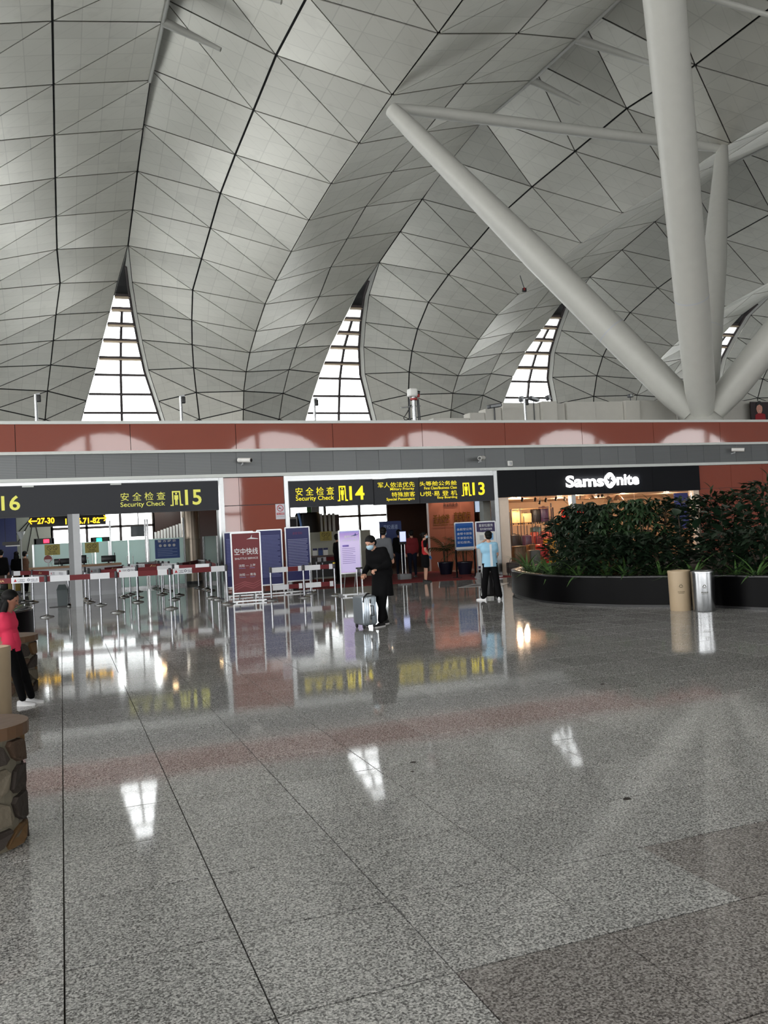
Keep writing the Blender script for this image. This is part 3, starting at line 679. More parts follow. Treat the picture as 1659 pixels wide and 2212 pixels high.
c_gold = M('bronze_shell', S(92, 66, 34), .3, .3); c_gry = M('grey_shell', S(88, 92, 90), .35); c_red = M('red_shell', S(206, 34, 30), .3); c_yel = M('yellow_shell', S(204, 156, 36), .35)
c_blk = M('black_shell', S(28, 26, 28), .35); c_pink = M('coral_shell', S(238, 120, 100), .35); c_cream = M('cream_shell', S(240, 216, 160), .4); c_wine = M('wine_fabric', S(120, 26, 40), .6); c_teal = M('pale_teal_shell', S(120, 160, 158), .4); c_purp = M('plum_shell', S(74, 50, 82), .25)
shopcase('big bronze suitcase standing at the left of the shop window', 1122, 1235, 26.9, .52, .34, .92, c_gold)
shopcase('grey ribbed suitcase between bronze and red ones', 1155, 1238, 27.0, .42, .3, .74, c_gry, ribs=7)
shopcase('glossy red suitcase behind the planter edge', 1173, 1225, 27.2, .42, .3, .92, c_red, rz=.2)
shopcase('yellow suitcase half hidden behind the red one', 1190, 1225, 27.7, .4, .28, 1.1, c_yel)
shopcase('bronze cabin case lying on the plinth behind the grey one', 1153, 1218, 28.2, .5, .3, .5, c_gold, .41)
shopcase('tall plum case behind the dark bars', 1141, 1210, 28.6, .3, .26, .85, c_purp, .41)
shopcase('black case at the far left of the rack', 1114, 1210, 29.0, .38, .26, .75, c_blk, .55)
shopcase('second black case in the rack, beside the plum one', 1128, 1210, 29.2, .34, .26, .68, c_blk, .55)
shopcase('olive dark case on the low shelf behind the black ones', 1112, 1180, 29.75, .38, .26, .55, c_gold, .75)
shopcase('wine red backpack case on the low shelf', 1166, 1190, 29.2, .36, .22, .6, c_wine, .6, 0)
shopcase('coral case on the low shelf, left of the two', 1156, 1175, 29.75, .3, .24, .5, c_pink, .85)
shopcase('coral case on the low shelf, right of the two', 1181, 1175, 29.75, .42, .24, .52, c_pink, .85)
shopcase('pale teal case above the left coral one', 1158, 1160, 29.95, .4, .24, .36, c_teal, 1.18, 0)
shopcase('cream lit case on the left of the upper shelf', 1114, 1125, 29.7, .42, .24, .56, c_cream, zsh, 3)
shopcase('pale box case in the middle of the upper shelf', 1137, 1130, 29.7, .4, .24, .44, c_cream, zsh, 0)
shopcase('dark case on the upper shelf, left of the pair', 1157, 1125, 29.7, .34, .24, .58, c_blk, zsh, 3)
shopcase('taller dark case on the upper shelf, right of the pair', 1175, 1125, 29.7, .36, .24, .66, c_purp, zsh, 3)
shopcase('bright red case standing high behind the mirror post', 1224, 1120, 30.2, .34, .26, .62, c_red, 1.645, 4)
shopcase('bright red case high on the wall behind the shrubs', 1255, 1115, 30.4, .34, .26, .62, c_red, 1.645, 4)
shopcase('wide bright red case next to the high red one', 1270, 1115, 30.6, .42, .26, .6, c_red, 1.645, 4)
pb = AY(1230, 1140, 30.0)
t = thing('display_rack', 'pale wall ledge carrying the bright red cases in the shop', 'rack', (pb.x+1.0, 30.4, 0))
part('ledge', MB().box(pb.x-.4, pb.x+3.6, 30.0, 30.8, 1.58, 1.64), wood_l, t)
for dx in (-.35, 1.2, 3.5): part('upright', MB().box(pb.x+dx, pb.x+dx+.04, 30.76, 30.8, 0, 2.5), bar_m, t)
part('ledge', MB().box(pb.x-.4, pb.x+3.6, 30.0, 30.8, .6, .66), wood_l, t)
t = thing('plinth', 'low wooden plinth under the cases in the shop', 'plinth', (16.9, 28.4, 0))
pl0, pl1 = AY(1106, 1220, 28.0).x+.15, AY(1200, 1220, 28.0).x
part('top', MB().box(pl0, pl1, 28.0, 29.0, .36, .4), wood_l, t); part('body', MB().box(pl0+.03, pl1-.03, 28.03, 28.97, 0, .36), M('pale_plinth', S(210, 180, 150), .6), t)
gb = G(1096, 1236)
t = case('travel_bag', 'dark brown leather travel bag on the floor by the shop jamb', (14.25, 25.6, 0), .42, .22, .42, M('dark_leather', S(44, 30, 28), .5), 0, None, 0, cat='bag')
part('carry_handle', MB().tube([(-.12,0,.41),(-.09,0,.54),(.09,0,.54),(.12,0,.41)], .012, 6), M('dark_leather', S(44,30,28), .5), t, False)
# blue poster at the right end of the shop
p0, p1 = AY(1456, 1062, 27.5), AY(1487, 1090, 27.5)
t = thing('shop_poster', 'blue lit poster at the right end of the shop window', 'poster', ((p0.x+p1.x)/2, 27.5, 1.2))
part('sheet', MB().box(p0.x, p1.x, 27.5, 27.54, 1.2, 2.6), M('blue_poster', S(70, 78, 140), .4, emit=.25, ecol=S(80, 88, 160)), t)
part('print', MB().box(p1.x-.35, p1.x-.08, 27.49, 27.5, AY(1480,1083,27.5).z-.06, AY(1480,1083,27.5).z+.04), off_white, t)
part('post', MB().box(p1.x+.05, p1.x+.1, 27.5, 27.55, 0, 2.6), wood_l, t)
# ============================================================ LOW HALL: pillar, counters, partitions, screens
p0, p1 = AY(163, 1200, 25.8), AY(178, 1200, 25.8)
t = thing('pillar', 'pale grey square pillar standing under the left sign', 'pillar', (.42, 25.85, 0))
part('shaft', MB().box(.33, .52, 25.75, 25.95, 0, 2.62), light_grey, t); part('side_cover', MB().box(.2, .33, 25.78, 25.95, .0, 2.62), grey_m, t)
# round column
t = thing('round_column', 'round beige metal clad column inside the left gateway', 'column', (4.79, 34.2, 0))
beige_mt = M('beige_metal', S(150, 138, 124), .3, .5)
for z0, z1 in ((0.12, 1.75), (1.76, 3.57)): part('cladding', MB().lathe([(.36,z0),(.36,z1)], 28, (4.79,34.2,0)), beige_mt, t)
part('plinth', MB().lathe([(.38,0),(.38,.12)], 28, (4.79,34.2,0)), dark_grey, t)
# frosted glass partition panels with posts
FL = ['leftmost frosted glass screen behind the left counter', 'frosted glass screen behind the right counter', 'frosted glass gate screen right of the counters', 'frosted glass screen carrying the blue notice board', 'plain frosted glass screen behind the round column']
for i, (x0, x1, Y) in enumerate(((72, 156, 33.5), (176, 236, 33.4), (240, 316, 33.3), (321, 399, 33.2), (440, 470, 33.6))):
    a, c = AY(x0, 1200, Y), AY(x1, 1200, Y); zt = AY(x0, 1170-(i == 3)*2, Y).z
    zt = 1.84
    t = thing('glass_screen', FL[i], 'screen', ((a.x+c.x)/2, Y, 0), group='frosted screens')
    n = 2 if i in (1, 2) else 1
    for k in range(n):
        xa_, xb_ = a.x+(c.x-a.x)*k/n, a.x+(c.x-a.x)*(k+1)/n
        part('pane', MB().box(xa_+.015, xb_-.015, Y, Y+.012, .08, zt), frost, t)
    part('bottom_rail', MB().box(a.x, c.x, Y-.02, Y+.03, 0, .09), stainless, t)
    for x in (a.x, c.x): part('post', MB().box(x-.03, x+.03, Y-.03, Y+.03, 0, zt+.75 if i in (2, 3) else zt), stainless, t)
    if i == 2:
        part('door_pull', MB().tube([(a.x+.12,Y-.05,1.4),(a.x+.12,Y-.08,1.2),(a.x+.12,Y-.05,1.0)], .015, 6), black_p, t)
        for px in (275, 287): x = AY(px, 1200, Y-.06).x; part('door_pull', MB().cyl((x,Y-.06,.7),(x,Y-.06,1.25), .018, n=6), stainless, t)
# notice board on the screen
YB = 33.05
a, c = AY(334, 1167, YB), AY(389, 1205, YB)
blue_b = M('blue_notice', S(22, 62, 126), .4); w_print = M('white_print', S(225, 228, 230), .5); pale_print = M('pale_blue_print', S(150, 170, 205), .5)
t = thing('notice_board', 'blue notice board with four round pictures on a frosted screen', 'board', ((a.x+c.x)/2, YB, c.z))
zt, zb = AY(361, 1165, YB).z, AY(361, 1206, YB).z
part('sheet', MB().box(a.x, c.x, YB, YB+.02, zb, zt), blue_b, t)
W_, H_ = c.x-a.x, zt-zb
text('警 方 提 示', a.x+W_*.12, a.x+W_*.86, zt-H_*.15, zt-H_*.02, YB-.004, w_print, t, .01)
for k in range(4):
    x = a.x+W_*(.22+.185*k); part('picture', MB().cyl((x,YB-.001,zb+H_*.68),(x,YB-.006,zb+H_*.68), H_*.075, n=14), light_grey, t)
for k in range(5): part('print_line', MB().box(a.x+W_*.1, a.x+W_*(.9-.2*(k%2)), YB-.004, YB-.001, zb+H_*(.5-.09*k), zb+H_*(.515-.09*k)), pale_print, t)
# white slatted divider and a screen behind
t = thing('slat_divider', 'row of bright upright slats above the notice board', 'divider', (AY(365,1150,36).x, 36, 0))
for k in range(9):
    x = AY(336+6.6*k, 1150, 36).x; part('slat', MB().box(x-.03, x+.05, 36, 36.12, 0, AY(365, 1148-k*2.0, 36).z), off_white, t)
a, c = AY(282, 1136, 36), AY(317, 1158, 36)
t = thing('wall_screen', 'dark display screen hanging beside the bright window', 'screen', ((a.x+c.x)/2, 36, c.z))
part('housing', MB().box(a.x, c.x, 36, 36.08, c.z, a.z), black_p, t); part('display', MB().box(a.x+.03, c.x-.03, 35.99, 36, c.z+.03, a.z-.03), M('screen_dark', S(44, 50, 54), .2), t)
part('hanger', MB().cyl(((a.x+c.x)/2,36.04,a.z),((a.x+c.x)/2,36.04,3.57), .02, n=6), black_p, t)
# inspection counters
wood_t = M('counter_wood', S(138, 104, 72), .45, 0, .15, 5); cnt_b = M('counter_body', S(176, 178, 182), .5)
for x0, x1, lb, yy in ((62, 160, 'left inspection counter with wooden top and pale grey front', 30.9), (177, 263, 'right inspection counter with wooden top behind the pillar', 31.0)):
    a, c = AY(x0, 1230, yy), AY(x1, 1230, yy)
    t = thing('counter', lb, 'counter', ((a.x+c.x)/2, yy, 0))
    part('worktop', MB().box(a.x, c.x, yy-.05, yy+.75, .99, 1.06), wood_t, t); part('front', MB().box(a.x+.03, c.x-.03, yy, yy+.05, .12, .99), cnt_b, t)
    part('body', MB().box(a.x+.05, c.x-.05, yy+.05, yy+.7, .05, .99), grey_m, t); part('plinth', MB().box(a.x+.03, c.x-.03, yy-.01, yy+.04, 0, .14), light_grey, t)
    part('ledge', MB().box(a.x+.02, c.x-.02, yy-.09, yy, .86, .93), off_white, t)
CT = 1.06; YC = 31.2
def monitor(label, px, w, h):
    p = AY(px, 1220, YC); t = thing('monitor', label, 'monitor', (p.x, YC, CT))
    part('panel', MB().rbox(p.x-w/2, p.x+w/2, YC, YC+.04, CT+.05, CT+.05+h, .01, 1), black_p, t); part('stand', MB().box(p.x-.03, p.x+.03, YC+.02, YC+.06, CT, CT+.1), black_p, t)
    part('foot', MB().box(p.x-.1, p.x+.1, YC-.03, YC+.1, CT, CT+.012), black_p, t)
monitor('black monitor on the left counter', 134, .5, .2); monitor('black monitor on the right counter near its end', 235, .48, .22); monitor('narrow black monitor edge beside the pillar', 182, .16, .28)
def bottle(label, px, YC=31.05):
    p = AY(px, 1220, YC); t = thing('bottle', label, 'bottle', (p.x, YC, CT))
    part('body', MB().lathe([(.035,CT),(.035,CT+.14),(.015,CT+.19),(.013,CT+.21)], 10, (p.x,YC,0)), clear_glass, t); part('cap', MB().lathe([(.016,CT+.21),(.016,CT+.24)], 8, (p.x,YC,0)), M('bottle_cap', S(190, 80, 120), .4), t)
bottle('clear bottle before the left monitor', 129); bottle('bottle with pink cap on the right counter', 190); bottle('tall clear bottle beside the round paddle sign', 110)
p = AY(104, 1215, YC); t = thing('paddle_sign', 'round red paddle sign standing on the left counter', 'sign', (p.x, YC, CT))
part('disc', MB().cyl((p.x,YC,CT+.26),(p.x,YC+.03,CT+.26), .13, n=20), M('dark_red_disc', S(120, 46, 46), .5), t); part('lower_half', MB().prism([(p.x+.11*cos(pi+pi*k/10), CT+.25+.11*sin(pi+pi*k/10)) for k in range(11)], YC-.006, YC-.001), light_grey, t)
part('stem', MB().cyl((p.x,YC+.015,CT),(p.x,YC+.015,CT+.15), .02, n=8), light_grey, t)
olive = M('olive_yellow_sign', S(150, 138, 60), .5); ol_p = M('dark_print', S(60, 54, 26), .6)
def notice(label, x0, x1, y0, y1, Y, rod):
    a, c = AY(x0, y0, Y), AY(x1, y1, Y)
    xm = (x0+x1)/2; z1, z0 = AY(xm, y0, Y).z, AY(xm, y1, Y).z
    t = thing('notice_sign', label, 'sign', ((a.x+c.x)/2, Y, CT if rod else z0))
    part('plate', MB().box(a.x, c.x, Y, Y+.02, z0, z1), olive, t); W, H = c.x-a.x, z1-z0
    for k in (.3, .68):
        mb = MB(); n = 16
        for q in range(n):
            th0, th1 = 2*pi*q/n, 2*pi*(q+1)/n; R0, R1 = H*.17, H*.21
            mb.add([(a.x+W*k+R0*cos(th0),Y-.004,z0+H*.66+R0*sin(th0)),(a.x+W*k+R0*cos(th1),Y-.004,z0+H*.66+R0*sin(th1)),(a.x+W*k+R1*cos(th1),Y-.004,z0+H*.66+R1*sin(th1)),(a.x+W*k+R1*cos(th0),Y-.004,z0+H*.66+R1*sin(th0))], [(0,1,2,3)])
        mb.add([(a.x+W*k-H*.14,Y-.004,z0+H*.78),(a.x+W*k-H*.11,Y-.004,z0+H*.8),(a.x+W*k+H*.14,Y-.004,z0+H*.54),(a.x+W*k+H*.11,Y-.004,z0+H*.52)], [(0,1,2,3)])
        part('prohibition_mark', mb, ol_p, t)
    text('禁止拍照', a.x+W*.3, a.x+W*.7, z0+H*.24, z0+H*.38, Y-.004, ol_p, t, .01); text('请勿使用手机', a.x+W*.22, a.x+W*.8, z0+H*.07, z0+H*.2, Y-.004, ol_p, t, .01)
    if rod: part('rod', MB().cyl(((a.x+c.x)/2,Y+.01,CT),((a.x+c.x)/2,Y+.01,z0), .012, n=6), stainless, t)
notice('olive yellow no photography notice on the left counter', 96, 130, 1176, 1199, 31.3, True)
notice('olive yellow no photography notice on the right counter', 183, 214, 1172, 1194, 31.3, True)
notice('olive yellow no photography notice behind the tall blue banner', 691, 717, 1148, 1168, 33.0, False)
# walk-through detector gates with lamps
def gate(label, x0, x1, y, col, lampx, Y=35.5):
    a, c = AY(x0, y, Y), AY(x1, y, Y); zt = AY((x0+x1)/2, y-3, Y).z
    t = thing('detector_gate', label, 'gate', ((a.x+c.x)/2, Y, 0))
    for x in (a.x, c.x): part('side_panel', MB().rbox(x-.05, x+.05, Y, Y+.5, 0, zt, .02), black_p if col[0] > .5 else grey_m, t)
    part('header', MB().box(a.x-.05, c.x+.05, Y, Y+.5, zt-.24, zt), black_p, t)
    x = AY(lampx, y, Y).x; part('lamp', MB().box(x-.1, x+.1, Y-.02, Y, zt-.18, zt-.04), M('lamp_'+('red' if col[0] > .5 else 'green'), col, .5, emit=5, ecol=col), t)
gate('detector gate with a red lamp behind the left counter', 76, 114, 1166, (1, .02, .05), 100); gate('detector gate with a green lamp behind the right counter', 199, 236, 1163, (.02, .9, .3), 214)
# grey litter bin inside
t = thing('swing_bin', 'grey plastic swing-top bin beside the pillar', 'bin', (-.02, 26.35, 0))
bin_g = M('bin_grey', S(72, 80, 82), .5)
part('body', MB().add([(-.15,26.2,0),(.11,26.2,0),(.11,26.5,0),(-.15,26.5,0),(-.17,26.18,.48),(.13,26.18,.48),(.13,26.52,.48),(-.17,26.52,.48)], [(0,3,2,1),(0,1,5,4),(1,2,6,5),(2,3,7,6),(3,0,4,7),(4,5,6,7)]), bin_g, t)
part('lid', MB().add([(-.175,26.17,.48),(.135,26.17,.48),(.135,26.53,.48),(-.175,26.53,.48),(-.11,26.28,.63),(.07,26.28,.63),(.07,26.42,.63),(-.11,26.42,.63)], [(0,1,5,4),(1,2,6,5),(2,3,7,6),(3,0,4,7),(4,5,6,7)]), M('bin_lid', S(62, 70, 72), .5), t)
part('foot_plate', MB().add([(-.38,26.15,0),(.1,26.15,0),(.1,26.5,0),(-.38,26.3,0),(-.38,26.15,.015),(.1,26.15,.03),(.1,26.5,.03),(-.38,26.3,.015)], [(0,1,5,4),(1,2,6,5),(2,3,7,6),(3,0,4,7),(4,5,6,7)]), black_p, t)
# dark blue wall banner and lamp at the far left
a, c = AY(-60, 1122, 36.5), AY(38, 1205, 36.5)
t = thing('wall_banner', 'dark navy wall banner at the far left of the gateway', 'banner', ((a.x+c.x)/2, 36.5, .4)); part('sheet', MB().box(a.x, c.x, 36.5, 36.55, .4, 3.4), M('navy_sheet', S(40, 48, 92), .5), t); part('lower_band', MB().box(a.x, c.x, 36.48, 36.5, .4, 1.1), M('navy_dark', S(22, 26, 52), .5), t)
p = AY(45, 1160, 34)
t = thing('uplighter_lamp', 'pale flared uplighter lamp beside the navy banner', 'lamp', (p.x, 34, 0)); part('pole', MB().cyl((p.x,34,.02),(p.x,34,p.z), .02, n=8), light_grey, t); part('base', MB().lathe([(.14,0),(.14,.02),(.02,.03)], 14, (p.x,34,0)), light_grey, t)
part('shade', MB().lathe([(.03,p.z-.1),(.09,p.z+.05),(.16,p.z+.2),(.15,p.z+.2),(.02,p.z)], 14, (p.x,34,0)), M('pale_shade', S(215, 222, 225), .4), t)
a, c = AY(5, 1172, 32), AY(43, 1178, 32)
t = thing('hanging_shelf', 'dark hanging sign strip with a bright lower edge at far left', 'sign', ((a.x+c.x)/2, 32, c.z)); zc = AY(24, 1174, 32).z
part('strip', MB().box(a.x, c.x, 32, 32.1, zc-.06, zc+.06), black_p, t); part('light_edge', MB().box(a.x+.1, c.x, 31.98, 32.08, zc-.1, zc-.065), off_white, t)
for x in (a.x+.1, c.x-.1): part('hanger', MB().cyl((x,32.05,zc+.06),(x,32.05,3.57), .008, n=5), dark_grey, t)
# ------------------------------------------------------------ right gateway: red feature wall, planters, etc.
RWY = 31.0
a, c = AY(928, 1150, RWY), AY(1027, 1150, RWY)
terr = M('terracotta_wall', S(158, 96, 76), .4, 0, .06, 2)
t = thing('feature_wall', 'terracotta red feature wall with gold characters inside the right gateway', 'wall', ((a.x+c.x)/2, RWY, 0))
n = 3
for k in range(n): part('cladding', MB().box(a.x+(c.x-a.x)*k/n+.004, a.x+(c.x-a.x)*(k+1)/n-.004, RWY, RWY+.2, 0, 3.56), terr, t)
gold = M('gold_letters', S(196, 150, 92), .25, .9)
p0, p1 = AY(936, 1112, RWY-.05), AY(972, 1131, RWY-.05); p2, p3 = AY(980, 1106, RWY-.05), AY(1017, 1127, RWY-.05)
for s_, u, v in (('活力空港', p0, p1), ('真享畅行', p2, p3)):
    mb = MB(); tput(mb, s_, u.x, v.x, v.z, u.z, RWY-.06, .02); tput(mb, s_, u.x, v.x, v.z, u.z, RWY-.03, .02); part('gold_characters', mb, gold, t)
u, v = AY(936, 1136, RWY-.05), AY(1010, 1133, RWY-.05); text('Linkong yisheng  zhenxiang changxing', u.x, v.x, u.z-.03, u.z+.05, RWY-.04, gold, t, .02)
u, v = AY(957, 1086, RWY-.05), AY(990, 1094, RWY-.05); text('易登机服务', u.x, v.x, v.z, u.z, RWY-.04, M('dark_letters', S(60, 36, 30), .5), t, .02)
for k in range(4):
    x = a.x+(c.x-a.x)*(k+.5)/4
    l = bpy.data.lights.new('wall_washer', 'SPOT'); l.energy = 45; l.spot_size = rad(70); l.color = (1, .86, .72); l.shadow_soft_size = .05
    o = bpy.data.objects.new('wall_washer', l); COL.objects.link(o); o.location = (x, RWY-.55, 3.5); o.rotation_euler = (rad(18), 0, 0)
# brown panel wall left of it, pale window beside it
a2, c2 = AY(838, 1150, 36), AY(932, 1150, 36)
ssolo('wall_brown', MB().box(a2.x, c2.x+1.5, 36, 36.1, 0, 3.57), brown_w, 'dark brown panelled wall in the right gateway')
a3, c3 = AY(672, 1150, 34), AY(800, 1150, 34)
ssolo('wall_check', MB().box(a3.x-.4, c3.x, 34, 34.08, 0, 1.78), wg, 'low grey-green partition behind the right gateway')
a4, c4 = AY(1027, 1086, 33), AY(1049, 1105, 33)
t = thing('pale_panel', 'pale lit window panel right of the terracotta wall', 'window', ((a4.x+c4.x)/2, 33, c4.z)); part('pane', MB().box(a4.x, c4.x, 33, 33.05, c4.z, 3.4), M('lit_window', S(190, 212, 236), .4, emit=.7, ecol=S(200, 220, 245)), t); part('frame', MB().box(a4.x-.05, c4.x+.05, 33.05, 33.1, c4.z-.05, 3.45), frame_m, t)
t = thing('marble_post', 'grey veined marble pier beside the right steel post', 'pillar', (14.0, 27.2, 0)); part('slab', MB().box(AY(1047,1150,27).x, AY(1062,1150,27).x, 27, 27.3, 0, 3.56), M('grey_marble', S(140, 146, 144), .25, 0, .3, 2.5), t)
part('plinth', MB().box(AY(1047,1150,27).x-.02, AY(1062,1150,27).x+.02, 26.98, 27.32, 0, .12), dark_grey, t)
# body scanner and small stuff seen above the tall blue banner
Ys = 36.0
p = AY(665, 1125, Ys)
t = thing('body_scanner', 'dark body scanner with a curved blue edge behind the blue banner', 'scanner', (p.x, Ys, 0))
part('hood', MB().lathe([(.55,0),(.55,p.z+.25),(.5,p.z+.35)], 20, (p.x,Ys,0)), black_p, t)
part('blue_edge', MB().tube([(p.x-.5+.12*sin(k/8*pi/2), Ys-.35, p.z+.35-k*.1) for k in range(9)], .06, 6), M('light_blue_edge', S(120, 160, 220), .4), t); part('frame', MB().box(p.x-1.0, p.x-.55, Ys-.3, Ys-.2, 0, p.z+.2), off_white, t)
part('side_door', MB().box(p.x-.98, p.x-.6, Ys-.32, Ys-.3, .1, p.z+.1), dark_grey, t)
p = AY(676, 1115, 36); t = thing('info_panel', 'grey information panel with a green strip beside the scanner', 'panel', (p.x, 36, 0)); part('sheet', MB().box(p.x-.05, p.x+.3, 36, 36.05, 1.7, 3.1), light_grey, t); part('green_strip', MB().box(p.x-.25, p.x-.06, 36, 36.05, 1.6, 2.9), M('green_strip', S(110, 160, 110), .5), t); part('stand', MB().box(p.x-.02, p.x+.02, 36.02, 36.06, 0, 1.8), stainless, t)
t = thing('brown_partition', 'dark brown partition with yellow lettering behind the notice', 'partition', (AY(705,1130,36.8).x, 36.8, 0)); a, c = AY(676, 1130, 36.8), AY(733, 1130, 36.8)
part('sheet', MB().box(a.x, c.x, 36.8, 36.86, 0, 2.55), brown_w, t); u, v = AY(683, 1127, 36.75), AY(695, 1135, 36.75); text('安检', u.x, v.x, v.z, u.z, 36.78, yl, t, .02)
for k in range(4): x = AY(694+9*k, 1130, 36.6).x; part('glass_fin', MB().box(x-.05, x+.06, 36.6, 36.7, 1.4, 2.6), off_white, t)
# small desk with three leaning leaflets
Yd = 31.5; p = AY(693, 1200, Yd)
t = thing('small_desk', 'dark wooden desk with leaflets behind the belt posts', 'desk', (p.x+.2, Yd, 0)); x0, x1 = AY(672,1200,Yd).x, AY(732,1200,Yd).x
part('top', MB().box(x0, x1, Yd, Yd+.6, .82, .88), M('dark_walnut', S(70, 48, 40), .4), t); part('front', MB().box(x0+.05, x1-.05, Yd+.05, Yd+.08, .05, .82), black_p, t)
for lx in (x0+.06, x1-.06): part('leg', MB().box(lx-.03, lx+.03, Yd+.02, Yd+.08, 0, .82), black_p, t)
for k, px in enumerate((680, 692, 703)):
    x = AY(px, 1180, Yd+.2).x; t = thing('leaflet_stand', 'small navy leaflet stand on the dark desk, '+('left one','middle one','right one')[k], 'stand', (x, Yd+.2, .88), group='leaflet stands on the desk')
    part('card', MB().box(x-.09, x+.09, Yd+.2, Yd+.22, .88, 1.16), off_white if k != 1 else blue_b, t); part('header', MB().box(x-.09, x+.09, Yd+.19, Yd+.2, 1.08, 1.16), M('navy_print', S(24, 30, 84), .5), t); part('easel', MB().box(x-.01, x+.01, Yd+.22, Yd+.3, .88, 1.1), black_p, t)
for px, yy in ((90,35.0),(160,35.2),(250,35.0),(330,35.3),(400,34.6)):     # unseen white point lights, added to brighten the frosted screens
    x = AY(px, 1150, yy).x; bulb_light((x, yy, 3.4), 45, (.95, 1, 1), .12)
# red carpet
ctx = M('red_carpet', S(118, 18, 20), .95, 0, .15, 40, .3, 200)
solo('carpet', MB().prismz([(6.9,26.05),(7.6,25.6),(10.9,25.35),(12.6,24.7),(13.8,24.5),(13.9,31),(7,31)], 0.002, .012), ctx, 'red carpet spread in the right gateway', 'carpet')
# downlights in the low ceiling, placed from the mirror images they leave in the floor
dl = M('downlight_glow', S(255, 220, 170), .5, emit=26, ecol=S(255, 214, 160)); k = 0
DLN = ['over the left counter', 'behind the navy banner', 'over the detector gate', 'over the belt lanes', 'near the pillar', 'beside the round column', 'above the glass gate', 'above the right lanes', 'over the small desk', 'over the body scanner', 'before the terracotta wall', 'near the brown wall', 'above the carpet', 'beside the feature wall', 'over the queue', 'next to the marble pier']
for px, py in ((165,1408),(166,1462),(171,1508),(305,1384),(319,1408),(355,1451),(380,1481),(456,1414),(688,1376),(700,1449),(739,1388),(845,1392),(850,1430),(912,1340),(918,1388),(990,1420)):
    g = G(px, py, -3.56)
    if not (26.5 < g.y < 37): g.y = max(26.8, min(36.8, g.y))
    t = thing('downlight', 'small warm ceiling downlight '+DLN[k], 'downlight', (g.x, g.y, 3.55), group='downlights of the low hall'); k += 1
    part('ring', MB().cyl((g.x,g.y,3.555),(g.x,g.y,3.57), .13, n=16), trim_white, t); part('lens', MB().cyl((g.x,g.y,3.548),(g.x,g.y,3.556), .1, n=16), dl, t)
# ============================================================ BANNER STANDS and boards in front of the gateways
alu = M('aluminium_frame', S(186, 188, 190), .3, .8)
navy = M('navy_banner', S(38, 42, 98), .45, 0, .08, 2); maroon = M('maroon_banner', S(112, 30, 36), .45, 0, .12, 1.5)
def stand(name, label, x0, x1, y, z0, z1, sheet, cat='banner', rz=0, feet=True, fr=.035):
    t = thing(name, label, cat, ((x0+x1)/2, y, 0), rz); w = (x1-x0)/2
    def P(n, mb, m): return part(n, mb, m, t, False)
    P('sheet', MB().box(-w+fr*.5, w-fr*.5, -.012, .012, z0, z1), sheet)
    for sx in (-1, 1):
        P('upright', MB().box(sx*w-fr/2, sx*w+fr/2, -.02, .02, .05, z1+.02), alu)
        if feet:
            P('foot', MB().box(sx*w*.9-.03, sx*w*.9+.03, -.28, .28, 0, .05), alu)
            P('back_leg', MB().cyl((sx*w*.5, .25, .04), (sx*w*.5, .02, z0+.05), .014, n=6), alu)
    P('rail', MB().box(-w, w, -.018, .018, z1, z1+.035), alu); P('rail', MB().box(-w, w, -.018, .018, z0-.035, z0), alu)
    if feet: P('base_bar', MB().box(-w*1.15, w*1.15, -.26, -.2, .02, .06), alu)
    return t, w
def lines(t, w, z0, z1, n, mat, y=-.014, x0=-.8, x1=.8, jag=.25):
    mb = MB(); r = random.Random(n)
    for k in range(n):
        z = z1-(z1-z0)*(k+.5)/n; e = x1-r.random()*jag*(1 if k % 4 == 3 else .15)
        mb.box(w*x0, w*e, y, y+.001, z-.0065, z+.0065)
    return part('print_lines', mb, mat, t, False)
faint = M('faint_blue_print', S(120, 128, 178), .6)
t, w = stand('banner_stand', 'maroon shuttle service banner with big white characters', 4.21, 4.98, 22.65, .26, 1.82, maroon, rz=rad(-2))
text('空中快线', -w*.82, w*.82, 1.25, 1.43, -.016, w_print, t, .008, world=False); text('SHUTTLE SERVICE', -w*.8, w*.8, 1.13, 1.18, -.016, w_print, t, .004, world=False)
text('沈阳 — 上海', -w*.55, w*.6, .93, 1.0, -.016, w_print, t, .004, world=False); text('沈阳 — 青岛', -w*.55, w*.6, .69, .76, -.016, w_print, t, .004, world=False)
for z in (.89, .65): mb = MB(); mb.box(-w*.55, -w*.1, -.016, -.013, z, z+.012); mb.box(w*.2, w*.55, -.016, -.013, z, z+.012); part('print_lines', mb, faint, t, False)
part('logo', MB().prism([(w*.05,1.66),(w*.35,1.7),(w*.45,1.78),(w*.42,1.7),(w*.85,1.67),(w*.9,1.655),(w*.3,1.665)], -.017, -.013), w_print, t, False)
sw = M('pale_red_swoosh', S(150, 72, 76), .5)
for a in range(3): part('swoosh', MB().prism([(-w*.95, .3+.07*a), (-w*.2, .42+.05*a), (w*.4, .34+.06*a), (w*.95, .44+.06*a), (w*.95, .455+.06*a), (w*.4, .36+.06*a), (-w*.2, .45+.05*a), (-w*.95, .31+.07*a)], -.016, -.013), sw, t, False)
yb = 24.9
a, c = AY(485, 1200, yb), AY(568, 1200, yb)
t, w = stand('banner_stand', 'navy banner with fine print, left half hidden by the maroon one', a.x, AY(548,1200,yb).x, yb, .3, 1.86, navy); lines(t, w, .6, 1.7, 26, faint, x0=-.85, x1=.85)
t, w = stand('banner_stand', 'navy banner with fine print right behind the maroon one', AY(556,1200,yb).x, AY(609,1200,yb).x, yb-.05, .3, 1.88, navy); lines(t, w, .5, 1.75, 30, faint, x0=-.85, x1=.85)
t, w = stand('banner_stand', 'tall navy banner with white text rows, rightmost of the navy ones', AY(618,1200,yb).x, AY(670,1200,yb).x, yb, .36, 1.92, navy)
